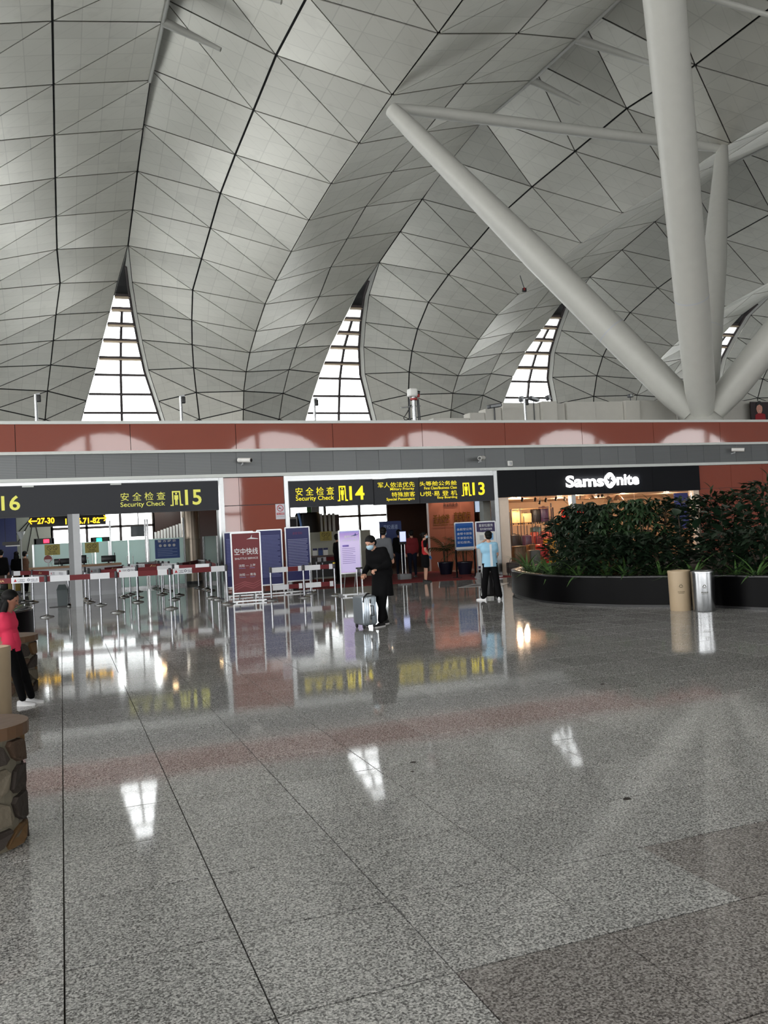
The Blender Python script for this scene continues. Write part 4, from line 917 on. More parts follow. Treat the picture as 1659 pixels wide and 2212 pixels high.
lines(t, w, .62, 1.6, 21, M('pale_print', S(168, 172, 205), .6), x0=-.82, x1=.84); text('旅客须知', -w*.4, w*.4, 1.72, 1.8, -.016, M('dull_red_print', S(110, 50, 92), .6), t, .004, world=False)
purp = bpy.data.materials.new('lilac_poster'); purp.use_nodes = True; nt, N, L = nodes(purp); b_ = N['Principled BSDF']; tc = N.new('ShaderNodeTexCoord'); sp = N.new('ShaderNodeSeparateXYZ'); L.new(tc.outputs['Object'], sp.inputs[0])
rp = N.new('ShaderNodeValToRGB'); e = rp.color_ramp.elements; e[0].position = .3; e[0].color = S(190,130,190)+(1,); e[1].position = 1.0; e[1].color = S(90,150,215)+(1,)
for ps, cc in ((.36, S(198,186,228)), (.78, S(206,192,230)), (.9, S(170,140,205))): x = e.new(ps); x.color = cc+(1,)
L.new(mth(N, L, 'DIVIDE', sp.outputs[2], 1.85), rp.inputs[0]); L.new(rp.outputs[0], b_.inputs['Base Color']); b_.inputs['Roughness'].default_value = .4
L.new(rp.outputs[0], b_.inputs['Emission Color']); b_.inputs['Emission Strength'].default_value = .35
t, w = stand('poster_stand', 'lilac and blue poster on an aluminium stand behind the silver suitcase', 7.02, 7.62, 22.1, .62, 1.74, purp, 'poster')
lines(t, w, .85, 1.3, 9, M('mauve_print', S(150, 130, 190), .6), x0=-.75, x1=.5); text('健康码登记', -w*.5, w*.7, 1.55, 1.63, -.016, w_print, t, .006, world=False); text('扫码乘机 通行', -w*.7, w*.75, 1.46, 1.52, -.016, w_print, t, .004, world=False)
part('plane_mark', MB().prism([(w*.1,1.6),(w*.5,1.635),(w*.6,1.69),(w*.62,1.635),(w*.92,1.655),(w*.6,1.61)], -.017, -.013), M('deep_blue_print', S(40, 70, 130), .5), t, False)
part('tag', MB().rbox(-w*.7, -w*.1, -.016, -.013, 1.32, 1.37, .001, 1), M('violet_tag', S(140, 120, 205), .5), t, False)
a, c = AY(983, 1160, 25.9), AY(1023, 1160, 25.9)
bl2 = M('bright_blue_board', S(24, 84, 160), .45)
t, w = stand('blue_board', 'blue notice board on a black stand with four rows of white characters', a.x, c.x, 25.9, AY(1003,1187,25.9).z, AY(1003,1130,25.9).z, bl2, 'board', feet=False)
z0, z1 = AY(1003,1187,25.9).z, AY(1003,1130,25.9).z; H = z1-z0
for k, s_ in enumerate(('各航空公司', '金银卡旅客', '不享受优先', '安检服务。')): text(s_, -w*.8, w*.82 if k < 3 else w*.7, z1-H*(.28+.165*k), z1-H*(.185+.165*k), -.016, w_print, t, .004, world=False)
part('footer', MB().box(-w*.96, w*.96, -.016, -.013, z0+.01, z0+H*.1), off_white, t, False)
for sx in (-1, 1): part('leg', MB().box(sx*w-.025, sx*w+.025, -.02, .02, 0, z0), black_p, t, False); part('foot', MB().box(sx*w-.03, sx*w+.03, -.3, .3, 0, .03), black_p, t, False)
a, c = AY(1029, 1170, 24.95), AY(1071, 1170, 24.95)
z0, z1 = AY(1050,1227,24.95).z, AY(1050,1128,24.95).z; H = z1-z0
t, w = stand('guide_board', 'white guide board with purple header on an aluminium stand', a.x, c.x, 24.95, z0, z1, off_white, 'board')
ppl = M('dark_purple_print', S(50, 40, 84), .5)
part('header', MB().prism([(-w*.96,z1-.005),(-w*.96,z1-H*.2),(-w*.3,z1-H*.215),(w*.3,z1-H*.195),(w*.96,z1-H*.21),(w*.96,z1-.005)], -.017, -.013), ppl, t, False); part('footer', MB().box(-w*.96, w*.96, -.017, -.013, z0, z0+H*.05), ppl, t, False)
text('易安检服务', -w*.7, w*.75, z1-H*.1, z1-H*.035, -.02, w_print, t, .004, world=False); text('签约操作指南', -w*.6, w*.65, z1-H*.17, z1-H*.125, -.02, w_print, t, .003, world=False)
for x, z, m, ww, hh in ((-.45,.68,light_grey,.22,.07),(.45,.7,M('sky_print', S(120,170,215), .5),.3,.09),(-.4,.34,light_grey,.3,.12),(.45,.34,light_grey,.3,.12)): part('picture', MB().box((x-ww)*w, (x+ww)*w, -.016, -.013, z0+H*(z-hh), z0+H*(z+hh*.6)), m, t, False)
lines(t, w, z0+H*.08, z0+H*.58, 5, grey_m, x0=-.7, x1=.0)
# no-smoking plate on the red pier
a, c = AY(595, 1089, WY-.02), AY(616, 1121, WY-.02)
t = thing('no_smoking_sign', 'white no smoking plate on the red glass pier', 'sign', ((a.x+c.x)/2, WY-.02, c.z)); W, H = c.x-a.x, a.z-c.z; red_p = M('sign_red', S(190, 40, 50), .5)
part('plate', MB().box(a.x, c.x, WY-.02, WY-.005, c.z, a.z), M('plate_white', S(214, 212, 220), .4), t)
mb = MB(); xm, zm = (a.x+c.x)/2, c.z+H*.72
for q in range(20):
    t0, t1 = 2*pi*q/20, 2*pi*(q+1)/20; mb.add([(xm+r*cos(tt), WY-.024, zm+r*sin(tt)) for r, tt in ((W*.29,t0),(W*.29,t1),(W*.36,t1),(W*.36,t0))], [(0,1,2,3)])
mb.add([(xm-W*.24,WY-.024,zm+W*.2),(xm-W*.2,WY-.024,zm+W*.24),(xm+W*.24,WY-.024,zm-W*.2),(xm+W*.2,WY-.024,zm-W*.24)], [(0,1,2,3)])
part('prohibition_ring', mb, red_p, t); part('cigarette', MB().box(xm-W*.18, xm+W*.1, WY-.023, WY-.021, zm-.015, zm+.01), black_p, t); part('red_strip', MB().box(a.x+W*.08, c.x-W*.08, WY-.023, WY-.021, c.z+H*.28, c.z+H*.42), red_p, t)
text('禁止吸烟', a.x+W*.15, c.x-W*.15, c.z+H*.3, c.z+H*.4, WY-.026, w_print, t, .002); text('No smoking', a.x+W*.12, c.x-W*.12, c.z+H*.14, c.z+H*.2, WY-.024, ol_p, t)
# post stand with trapezoid foot, face kiosk
g = G(1042, 1250)
t = thing('post_stand', 'white slanted post in a grey trapezoid foot before the potted palms', 'stand', (g.x, g.y, 0))
part('foot', MB().add([(g.x-.2,g.y-.15,0),(g.x+.2,g.y-.15,0),(g.x+.2,g.y+.15,0),(g.x-.2,g.y+.15,0),(g.x-.15,g.y-.1,.2),(g.x+.15,g.y-.1,.2),(g.x+.15,g.y+.1,.2),(g.x-.15,g.y+.1,.2)], [(0,3,2,1),(4,5,6,7),(0,1,5,4),(1,2,6,5),(2,3,7,6),(3,0,4,7)]), grey_m, t)
part('post', MB().cyl((g.x,g.y,.2),(g.x-.02,g.y,1.03), .025, n=8), light_grey, t)
g = G(874, 1252)
t = thing('face_kiosk', 'slim kiosk with a glowing screen on twin posts and a grey foot', 'kiosk', (g.x, g.y, 0))
part('foot', MB().rbox(g.x-.2, g.x+.2, g.y-.15, g.y+.15, 0, .2, .02), grey_m, t)
for sx in (-.06, .06): part('post', MB().cyl((g.x+sx,g.y,.2),(g.x+sx,g.y,1.25), .02, n=8), stainless, t)
part('screen_housing', MB().rbox(g.x-.13, g.x+.13, g.y-.03, g.y+.03, 1.2, 1.68, .02), black_p, t); part('screen', MB().box(g.x-.11, g.x+.11, g.y-.035, g.y-.03, 1.3, 1.64), M('lit_screen', S(190, 200, 240), .3, emit=.9, ecol=S(190, 200, 250)), t)
a, c = AY(820, 1138, 30), AY(868, 1160, 30)
t = thing('hanging_board', 'dark blue board behind the people in the right gateway', 'board', ((a.x+c.x)/2, 30, 0)); part('sheet', MB().box(a.x, c.x, 30, 30.04, 1.1, 2.05), M('deep_blue_board', S(20, 44, 100), .5), t)
for x in (a.x+.05, c.x-.05): part('leg', MB().box(x-.02, x+.02, 30, 30.04, 0, 1.1), dark_grey, t)
text('安检通道', a.x+.15, c.x-.15, 1.75, 1.92, 29.99, pale_print, t, .004)
# floor marking
d0, d1 = G(1003, 1269), G(1062, 1261)
cx_, cy_ = (d0.x+d1.x)/2+.15, (d0.y+d1.y)/2
solo('floor_marking', MB().prismz([(cx_-.9,cy_-.2),(cx_+.2,cy_-.75),(cx_+.9,cy_+.1),(cx_,cy_+.7)], .001, .004), M('floor_white', S(190, 190, 188), .3), 'white diamond marking on the floor near the person in blue', 'marking')
solo('floor_marking', MB().prismz([(cx_-.6,cy_-.14),(cx_+.12,cy_-.5),(cx_+.55,cy_+.07),(cx_,cy_+.45)], .0045, .006), M('floor_dark', S(80, 80, 80), .3), 'dark diamond inside the white floor marking', 'marking')
# ============================================================ BELT POSTS
post_p = {}
def mk(n, mb, m): post_p[n] = (mb.mesh(n, m), m)
mk('base', MB().lathe([(.0,.0),(.17,.0),(.175,.012),(.15,.03),(.05,.05),(.03,.07)], 24), stainless); mk('pole', MB().lathe([(.026,.05),(.026,.93)], 14), M('post_steel', S(140, 142, 146), .16, 1, .05)); mk('head', MB().lathe([(.033,.86),(.037,.88),(.037,1.0),(.034,1.03),(.0,1.035)], 14), dark_grey)
belt_m = M('maroon_belt', S(104, 26, 32), .7); beltw = M('white_belt_panel', S(224, 226, 230), .6); tri = M('logo_red', S(176, 30, 44), .6); prt = M('logo_print', S(60, 64, 84), .6); lna = M('belt_gold', S(214, 180, 130), .6)
posts = {}
def post(key, px, py, label, hs=1.0, grp='belt posts'):
    g = G(px, py); t = thing('belt_post', label, 'barrier post', (g.x, g.y, 0), 0, grp); posts[key] = (g, t, hs)
    for n, (me, _) in post_p.items():
        o = ob(n, me, t)
        if hs != 1: o.scale = (1, 1, hs)
def belt(k0, k1, pat, zt=1.0, hh=.13, slack=.0):
    """belt from one post to the next; pat = list of (kind, share)"""
    (g0, t, hs), (g1, _, _) = posts[k0], posts[k1]; d = (g1-g0); Ln = d.length; d.normalize(); n = Vector((d.y, -d.x, 0)); zt = zt*hs
    if n.y > 0: n = -n
    loc = Vector((0, 0, 0)); r = g0
    def strip(a, b_, z0, z1, off):
        p, q = d*a+n*off, d*b_+n*off; p2, q2 = d*a-n*off, d*b_-n*off
        return MB().add([(p.x,p.y,z0),(q.x,q.y,z0),(q.x,q.y,z1),(p.x,p.y,z1),(p2.x,p2.y,z0),(q2.x,q2.y,z0),(q2.x,q2.y,z1),(p2.x,p2.y,z1)], [(0,1,2,3),(5,4,7,6),(3,2,6,7),(1,0,4,5)])
    s0, s1 = .03, Ln-.03; z1 = zt; z0 = zt-hh
    bo = part('belt', strip(s0, s1, z0, z1, .002), belt_m, t, False); pos = s0
    for kd, sh in pat:
        L2 = (s1-s0)*sh
        if kd == 'w':
            part('printed_panel', strip(pos+.01, pos+L2-.01, z0-.008, z1+.008, .006), beltw, bo, False)
            mb = MB(); mb2 = MB()
            def loc3(u, z, o=.0075): q = d*(pos+u)+n*o; return (q.x, q.y, z)
            cz = (z0+z1)/2
            for u0, kind in ((.1, 0), (.55, 1)):
                a = L2*u0
                if kind == 0: mb.add([loc3(a, cz-.035), loc3(a+.08, cz-.035), loc3(a+.04, cz+.04)], [(0,1,2)])
                v, f = tdata('广发银行' if kind == 0 else '中国人寿', .003)
                wtx = min(.26, L2*.25); mb2.add([loc3(a+.1+x*wtx, cz-.02+y*.05) for x, y in v], f)
                mb2.add([loc3(a+.1, cz-.042), loc3(a+.1+wtx, cz-.042), loc3(a+.1+wtx, cz-.032), loc3(a+.1, cz-.032)], [(0,1,2,3)])
                if kind == 1:
                    ring = [loc3(a+.05+.034*cos(q*pi/6), cz+.034*sin(q*pi/6)) for q in range(12)]+[loc3(a+.05+.02*cos(q*pi/6), cz+.02*sin(q*pi/6)) for q in range(12)]
                    mb2.add(ring, [(q, (q+1)%12, 12+(q+1)%12, 12+q) for q in range(12)])
            if L2 > .5: part('red_logo', mb, tri, bo, False); part('panel_print', mb2, prt, bo, False)
        elif kd == 'm' and L2 > .5:
            mb = MB(); cz = (z0+z1)/2; v, f = tdata('LNA', .006)
            mb.add([(lambda q: (q.x, q.y, cz-.03+y*.055))(d*(pos+L2*.45+x*.2)+n*.004) for x, y in v], f)
            mb.add([(lambda q, z: (q.x, q.y, z))(d*(pos+L2*.45+u)+n*.004, cz+z) for u, z in ((-.1,-.03),(-.02,.035),(.03,.04),(-.06,-.03))], [(0,1,2,3)]); part('belt_print', mb, lna, bo, False)
        elif kd == 's': part('white_patch', strip(pos+.02, pos+L2-.02, z0-.01, z1+.01, .007), beltw, bo, False)
        pos += L2
post('f0', -75, 1341, 'belt post out at the left edge, only its belt in view')
post('f1', 102, 1333, 'chrome belt post in the front row, leftmost one in view'); post('f2', 254, 1323, 'chrome belt post in the front row, second from the left'); post('f3', 370, 1315, 'chrome belt post in the front row, third from the left'); post('f4', 492, 1305, 'chrome belt post in the front row, just left of the maroon banner')
belt('f0', 'f1', [('w',.25),('m',.33),('w',.36),('m',.06)]); belt('f1', 'f2', [('m',.04),('w',.3),('m',.29),('w',.3),('m',.07)]); belt('f2', 'f3', [('m',.03),('w',.38),('m',.37),('w',.2)]); belt('f3', 'f4', [('m',.03),('w',.36),('m',.34),('w',.27)])
for k, (px, py, lb) in {'a1':(150,1309,'chrome belt post between the grey bin and the pillar'),'a2':(218,1307,'chrome belt post right of the grey pillar, the nearer of three'),'a3':(194,1301,'chrome belt post close behind the grey pillar'),'a4':(186,1295,'chrome belt post furthest back right of the pillar'),'a5':(72,1301,'chrome belt post behind the girl, in front of the left counter'),
    'b1':(298,1301,'chrome belt post in the middle row, before the gate screen'),'b2':(299,1291,'chrome belt post right behind the middle row post'),'b3':(268,1290,'chrome belt post at the right counter end'),'b4':(282,1284,'chrome belt post by the glass gate pulls'),'b5':(299,1278,'chrome belt post nearest the gate screen'),
    'c1':(351,1284,'chrome belt post under the blue notice, nearest one'),'c2':(377,1295,'chrome belt post in the middle row below the notice board'),'c3':(387,1286,'chrome belt post right of the middle row post below the notice'),'c4':(339,1271,'chrome belt post at the foot of the notice screen, leftmost'),'c5':(345,1273,'chrome belt post at the foot of the notice screen, second'),'c6':(354,1275,'chrome belt post at the foot of the notice screen, third'),'c7':(367,1277,'chrome belt post at the foot of the notice screen, fourth'),
    'd1':(472,1295,'chrome belt post behind the front row beside the steel post'),'d2':(458,1292,'chrome belt post left of the steel post, front of the lane'),'d3':(430,1270,'chrome belt post before the round column'),'d4':(447,1273,'chrome belt post right of the round column'),'d5':(455,1276,'chrome belt post between round column and steel post'),
    'l1':(53,1300,'chrome belt post left of the counter post, behind the girl'),'l2':(30,1302,'chrome belt post near the left edge behind the black planter')}.items(): post(k, px, py, lb)
belt('l2', 'a5', [('w',.4),('m',.6)]); belt('a5', 'a1', [('m',.5),('w',.5)]); belt('a3', 'b3', [('w',.45),('m',.55)]); belt('a2', 'b1', [('m',.45),('w',.55)]); belt('b1', 'c2', [('m',.3),('m',.25),('w',.45)]); belt('b3', 'b1', [('w',1.)]); belt('b4', 'c1', [('w',.5),('m',.5)]); belt('b5', 'c4', [('w',1.)]); belt('c4', 'c7', [('w',1.)]); belt('c1', 'c3', [('w',1.)]); belt('c2', 'd2', [('w',.15),('m',.45),('w',.4)]); belt('c3', 'd3', [('w',.2),('m',.8)]); belt('d3', 'd4', [('w',1.)]); belt('d4', 'd1', [('m',1.)])
for k, (px, py, lb) in {'e1':(587,1297,'double belt post right of the maroon banner'),'e2':(658,1291,'double belt post under the tall navy banner'),'e3':(725,1286,'double belt post with a yellow top beside the lilac poster'),'e4':(672,1281,'double belt post behind the tall navy banner')}.items(): post(k, px, py, lb, .86, 'double belt posts')
for z in (1.0, .45):
    belt('e1', 'e2', [('w',.54),('m',.3),('s',.16)], z, .12); belt('e2', 'e3', [('w',.56),('m',.27),('s',.17)], z, .12)
part('yellow_cap', MB().lathe([(.036,.87),(.036,.9),(0.001,.905)], 12), M('yellow_tape', S(214, 190, 50), .5), posts['e3'][1], False)
for k, (px, py, lb) in {'g1':(686,1263,'thin belt post on the carpet, left of two'),'g2':(699,1267,'thin belt post on the carpet, right of two'),'g3':(728,1258,'belt post before the dark desk')}.items(): post(k, px, py, lb, .9)
belt('g1', 'g3', [('w',.5),('m',.5)])
# ============================================================ LITTER BINS
bin_tan = M('tan_bin', S(176, 156, 128), .45); bin_ch = M('steel_bin', S(150, 152, 154), .22, 1, .08, 12)
def bin_pair(label, x, y, mat, r=.195, h=.72, back=False):
    t = thing('litter_bin', label, 'bin', (x, y, 0))
    part('body', MB().lathe([(r*.93,0),(r*.95,.02),(r,h-.06),(r,h-.05)], 28), mat, t, False); part('rim', MB().lathe([(r*1.02,h-.05),(r*1.03,h-.02),(r*1.0,h),(r*.86,h),(r*.85,h-.04)], 28), mat, t, False); part('inner_liner', MB().lathe([(r*.85,h-.03),(r*.6,h-.1)], 20), black_p, t, False)
    # printed recycling mark and caption on the side towards the hall
    ang = math.atan2(-y, -x); mb = MB()
    def cp(u, z): a = ang+.12+u/r; return ((r*1.005)*cos(a), (r*1.005)*sin(a), z)
    for k in range(3):
        a0 = pi/2+k*2*pi/3; a1 = a0+2*pi/3; P0, P1 = (.052*cos(a0), .052*sin(a0)), (.052*cos(a1), .052*sin(a1)); n = .18
        u0 = (P0[0]+(P1[0]-P0[0])*n, P0[1]+(P1[1]-P0[1])*n); u1 = (P0[0]+(P1[0]-P0[0])*.86, P0[1]+(P1[1]-P0[1])*.86)
        i0, i1 = (u0[0]*.62, u0[1]*.62), (u1[0]*.62, u1[1]*.62); mb.add([cp(q[0], h*.62+q[1]) for q in (u0, u1, i1, i0)], [(0,1,2,3)])
    v, f = tdata('其他垃圾' if mat is bin_ch else '可回收物', .004); mb.add([cp(-.06+x_*.12, h*.46+y_*.025) for x_, y_ in v], f); mb.add([cp(-.05, h*.44), cp(.05, h*.44), cp(.05, h*.447), cp(-.05, h*.447)], [(0,1,2,3)])
    part('printed_mark', mb, ol_p, t, False)
bin_pair('tan litter bin by the big planter', 10.4, 12.62, bin_tan); bin_pair('polished steel litter bin beside the tan one at the planter', 10.56, 12.2, bin_ch, .2)
bin_pair('tan litter bin at the left edge in front of the girl', -.74, 9.6, bin_tan, .215, .72); bin_pair('steel litter bin cut by the left edge of the view', -.98, 9.15, bin_ch, .215, .72)
# ============================================================ THINGS ON THE WALL BAND
def cctv(label, px, py, sg):
    p = AY(px, py, WY-.2); t = thing('wall_camera', label, 'camera', (p.x, WY+.05, p.z-.1)); q = Vector((p.x-.12*sg, WY-.1, p.z+.04)); r_ = Vector((p.x+.2*sg, WY-.42, p.z+.0))
    part('bracket', MB().cyl((p.x,WY+.06,p.z-.1),(p.x,WY-.12,p.z-.08), .025, n=8).cyl((p.x,WY-.12,p.z-.08),(p.x,WY-.15,p.z+.02), .022, n=8), light_grey, t)
    d = (r_-q).normalized(); part('housing', MB().cyl(q, r_, .07, .07, 12), off_white, t); part('lens', MB().cyl(r_, r_+d*.015, .055, .05, 12), black_p, t)
cctv('white bullet camera on the grey band above the left pier', 525, 996, 1); cctv('white bullet camera on the grey band above sign 13', 1041, 991, -1); cctv('white bullet camera on the grey band at the far right', 1590, 973, 1)
p = AY(1102, 1001, WY); t = thing('access_point', 'small white box on the grey band above the shop fascia', 'box', (p.x, WY+.04, p.z-.09)); part('case', MB().rbox(p.x-.09, p.x+.09, WY-.03, WY+.05, p.z-.09, p.z+.09, .02), off_white, t); part('face', MB().rbox(p.x-.05, p.x+.05, WY-.036, WY-.03, p.z-.05, p.z+.05, .002, 1), light_grey, t)
# ============================================================ UPPER DECK: posts, machine, lamps, stone wall, poster
DZ = 5.15
for i, (px, py) in enumerate(((77, 852), (390, 856), (678, 862), (1133, 862))):
    yd = 27.0; p = AY(px, py, yd); lean = Vector((-.02, 0, 0))
    t = thing('sensor_post', 'thin steel post with a small black sensor on the parapet, '+('leftmost','second from the left','beside the second window','before the stone wall')[i], 'post', (p.x, yd, DZ), group='sensor posts on the upper deck')
    part('pole', MB().cyl((p.x,yd,DZ),(p.x,yd,p.z), .045, n=10), stainless, t); part('sensor', MB().rbox(p.x+.03, p.x+.14, yd-.06, yd+.06, p.z-.22, p.z-.02, .02), black_p, t); part('cap', MB().cyl((p.x,yd,p.z),(p.x+.12,yd,p.z+.02), .03, n=8), light_grey, t)
p = AY(893, 850, 27.6)
t = thing('sprayer_machine', 'white and red mast-mounted sprayer machine on the upper deck', 'machine', (p.x, 27.6, DZ)); y = 27.6; sp_red = M('machine_red', S(150, 36, 36), .5)
part('mast', MB().cyl((p.x,y,DZ),(p.x,y,p.z-.1), .07, n=12), stainless, t)
hd = part('head', MB().rbox(p.x-.2, p.x+.12, y-.16, y+.16, p.z-.12, p.z+.17, .06), off_white, t); part('nozzle', MB().cyl((p.x+.1,y-.02,p.z+.02),(p.x+.22,y-.08,p.z+.0), .09, .07, 12), black_p, hd); part('red_ring', MB().cyl((p.x+.13,y-.03,p.z-.06),(p.x+.2,y-.08,p.z-.08), .07, n=10), sp_red, hd)
part('collar', MB().cyl((p.x,y,p.z-.24),(p.x,y,p.z-.17), .13, n=14), sp_red, t); part('lower_collar', MB().cyl((p.x,y,DZ+.05),(p.x,y,DZ+.2), .12, n=14), sp_red, t)
part('side_tank', MB().rbox(p.x-.38, p.x-.16, y-.1, y+.1, DZ, DZ+.32, .03), light_grey, t)
for dx in (-.2, .16, .22): part('side_rod', MB().cyl((p.x+dx,y,DZ),(p.x+dx*.8,y,p.z-.2), .022, n=6), dark_grey, t)
part('cross_arm', MB().cyl((p.x-.5,y,p.z-.5),(p.x+.25,y,p.z-.44), .02, n=6), stainless, t); part('hose', MB().tube([(p.x-.3,y,DZ+.3),(p.x-.42,y,DZ+.45),(p.x-.3,y,DZ+.6),(p.x-.1,y,p.z-.4)], .018, 6), black_p, t); part('red_foot', MB().ell((p.x-.62,y,DZ+.14),(.13,.1,.1),10,6), sp_red, t)
def flood(label, px, py, Y, w, ang, post_):
    p = AY(px, py, Y); t = thing('flood_lamp', label, 'lamp', (p.x, Y, DZ)); rot = Matrix.Rotation(ang, 3, 'Y')
    m = MB(); m.rbox(-w/2, w/2, -.12, .12, -.07, .07, .03); m.v = [tuple(rot @ Vector(v)+p) for v in m.v]; part('housing', m, dark_grey, t)
    m = MB(); m.box(-w*.4, w*.4, -.13, -.12, -.05, .04); m.v = [tuple(rot @ Vector(v)+p) for v in m.v]; part('reflector', m, chrome, t); part('pole', MB().cyl((p.x,Y+.02,DZ),(p.x,Y+.02,p.z), .03 if post_ else .02, n=8), dark_grey, t)
flood('dark flood lamp at the left end of the stone wall', 1068, 877, 28.5, .55, rad(-8), True); flood('grey flood lamp above the stone wall, left of two', 1126, 862, 29.5, .22, rad(80), False); flood('grey flood lamp above the stone wall, right of two', 1153, 862, 29.5, .42, rad(15), False); flood('small speaker-like lamp at the right end of the third window', 1184, 859, 29.5, .2, rad(70), False); flood('tiny dark lamp on the stone wall left of the tree column', 1362, 855, 29.5, .18, rad(0), False)
stone_l = M('pale_limestone', S(190, 188, 180), .7, 0, .06, 3, .05, 25)
sw_ = thing('stone_parapet', 'wall of pale limestone blocks on the upper deck behind the column', 'wall', (20, 29.9, DZ))
for i, (x0, x1, yt, dp) in enumerate(((935,1013,903,0),(1013,1046,892,.05),(1046,1062,884,.1),(1062,1083,880,.0),(1083,1131,871,.12),(1131,1165,871,.05),(1165,1197,869,.25),(1197,1221,871,0),(1221,1283,869,.12),(1283,1345,868,.06),(1345,1376,867,.22),(1376,1456,866,.1),(1456,1480,867,.2),(1480,1540,866,.05),(1540,1575,865,.12),(1575,1619,866,.02),(1619,1700,866,.0))):
    a, c = AY(x0, 890, 29.6), AY(x1, 890, 29.6); zt = AY((x0+x1)/2, yt, 29.6).z
    part('block', MB().box(a.x+.012, c.x-.012, 29.6-dp, 30.1, DZ+(.18 if i % 2 else 0), zt), stone_l, sw_)
    if i > 4: part('base_block', MB().box(a.x+.01, c.x-.01, 29.62-dp*.5, 30.1, DZ, DZ+.17), stone_l, sw_)
a, c = AY(1621, 868, 29.2), AY(1690, 906, 29.2)
t = thing('advert_poster', 'dark advert poster with a smiling face at the right edge', 'poster', ((a.x+c.x)/2, 29.2, DZ)); part('sheet', MB().box(a.x, c.x, 29.2, 29.25, DZ, a.z), M('poster_dark', S(34, 18, 24), .4), t); zc = AY(1640, 882, 29.2)
part('face', MB().prism([(zc.x+.17*cos(k*pi/10), zc.z+.25*sin(k*pi/10)) for k in range(20)], 29.19, 29.197), M('poster_skin', S(206, 150, 132), .5), t); part('hair', MB().prism([(zc.x+.2*cos(k*pi/10), zc.z+.1+.22*sin(k*pi/10)) for k in range(0, 11)]+[(zc.x-.2, zc.z-.05), (zc.x-.14, zc.z+.1), (zc.x, zc.z+.17), (zc.x+.14, zc.z+.1), (zc.x+.2, zc.z-.05)], 29.18, 29.186), black_p, t)
part('smile', MB().prism([(zc.x-.06, zc.z-.1), (zc.x, zc.z-.13), (zc.x+.06, zc.z-.1), (zc.x, zc.z-.115)], 29.175, 29.185), w_print, t); part('red_top', MB().prism([(zc.x-.3, DZ+.01), (zc.x+.4, DZ+.01), (zc.x+.3, zc.z-.26), (zc.x+.1, zc.z-.22), (zc.x-.1, zc.z-.22), (zc.x-.25, zc.z-.3)], 29.185, 29.19), M('poster_red', S(150, 24, 36), .5), t)
p = AY(1133, 631, 54.0); t = thing('ceiling_speaker', 'tiny red and black device hanging from the roof near the long strut', 'device', (p.x, 54, p.z)); part('body', MB().rbox(p.x-.15, p.x+.15, 53.9, 54.1, p.z, p.z+.3, .05), black_p, t); part('red_face', MB().box(p.x-.12, p.x+.0, 53.88, 53.9, p.z+.1, p.z+.3), sp_red, t); part('hanger', MB().cyl((p.x,54,p.z+.25),(p.x-.3,54,p.z+1.2), .03, n=6), dark_grey, t)
# ============================================================ PLANTERS AND PLANTS
def catmull(P, n=8):
    out = []
    for i in range(len(P)):
        p0, p1, p2, p3 = (Vector(P[(i+k) % len(P)]) for k in (-1, 0, 1, 2))
        for j in range(n):
            t = j/n; out.append(.5*((2*p1)+(p2-p0)*t+(2*p0-5*p1+4*p2-p3)*t*t+(3*p1-p0-3*p2+p3)*t**3))
    return [(q.x, q.y) for q in out]
blk_gloss = M('black_gloss_planter', S(4, 4, 5), .35, 0, .1, spec=.06); soil = M('soil', S(34, 28, 22), .95, 0, .3, 20); rim_m = M('planter_rim', S(30, 30, 32), .2)
def planter(label, outl, h):
    cx = sum(p[0] for p in outl)/len(outl); cy = sum(p[1] for p in outl)/len(outl)
    t = thing('planter', label, 'planter', (cx, cy, 0)); n = len(outl)
    inn = [(cx+(x-cx)*.955, cy+(y-cy)*.955) for x, y in outl]
    mb = MB(); mb.add([(x,y,.05) for x,y in outl]+[(x,y,h-.03) for x,y in outl], [(i,(i+1)%n,n+(i+1)%n,n+i) for i in range(n)], True); part('wall_sheet', mb, blk_gloss, t)
    kick = [(cx+(x-cx)*.99, cy+(y-cy)*.99) for x, y in outl]; part('kick_plate', MB().prismz(kick, 0, .05), black_p, t)
    mb = MB(); mb.add([(x,y,h-.03) for x,y in outl]+[(x,y,h) for x,y in outl]+[(x,y,h) for x,y in inn]+[(x,y,h-.1) for x,y in inn], [(q*n+i,q*n+(i+1)%n,(q+1)*n+(i+1)%n,(q+1)*n+i) for q in range(3) for i in range(n)], True); part('rim', mb, rim_m, t)
    part('soil', MB().prismz(inn, .06, h-.09), soil, t)
    return t
big = catmull([(10.5,18.87),(9.85,17.4),(9.52,15.5),(10.06,13.85),(10.95,12.6),(11.4,11.3),(12.8,9.4),(15,8.4),(18,8.8),(20,11),(20,15),(18,18.5),(15,20.3),(12.3,20.2)], 6)
planter('long curved glossy black planter full of shrubs before the shop', big, .6)
planter('glossy black planter with leafy plants behind the girl', [(-2.25+1.7*cos(k*pi/20), 18.0+1.5*sin(k*pi/20)) for k in range(40)], .56)
def leafmb(mb, L, W, M4, curl=.3, n=4, tip=1.0, base=.06, fold=.12):
    """blade along +x with a folded midrib and a drooping curl"""
    vs = []; 
    for i in range(n+1):
        t = i/n; w = W*(base+(1-base)*sin(pi*min(1, t**.8)))*(1 if t < 1 else .0)+.001; x = L*t; z = -curl*L*t*t
        vs += [M4 @ Vector((x, -w/2, z+fold*w)), M4 @ Vector((x, 0, z)), M4 @ Vector((x, w/2, z+fold*w))]
    fs = [(3*i+k, 3*i+k+3, 3*i+k+4, 3*i+k+1) for i in range(n) for k in (0, 1)]
    mb.add(vs, fs, True)
def rotm(az, el, roll=0): return Matrix.Rotation(az, 4, 'Z') @ Matrix.Rotation(-el, 4, 'Y') @ Matrix.Rotation(roll, 4, 'X')
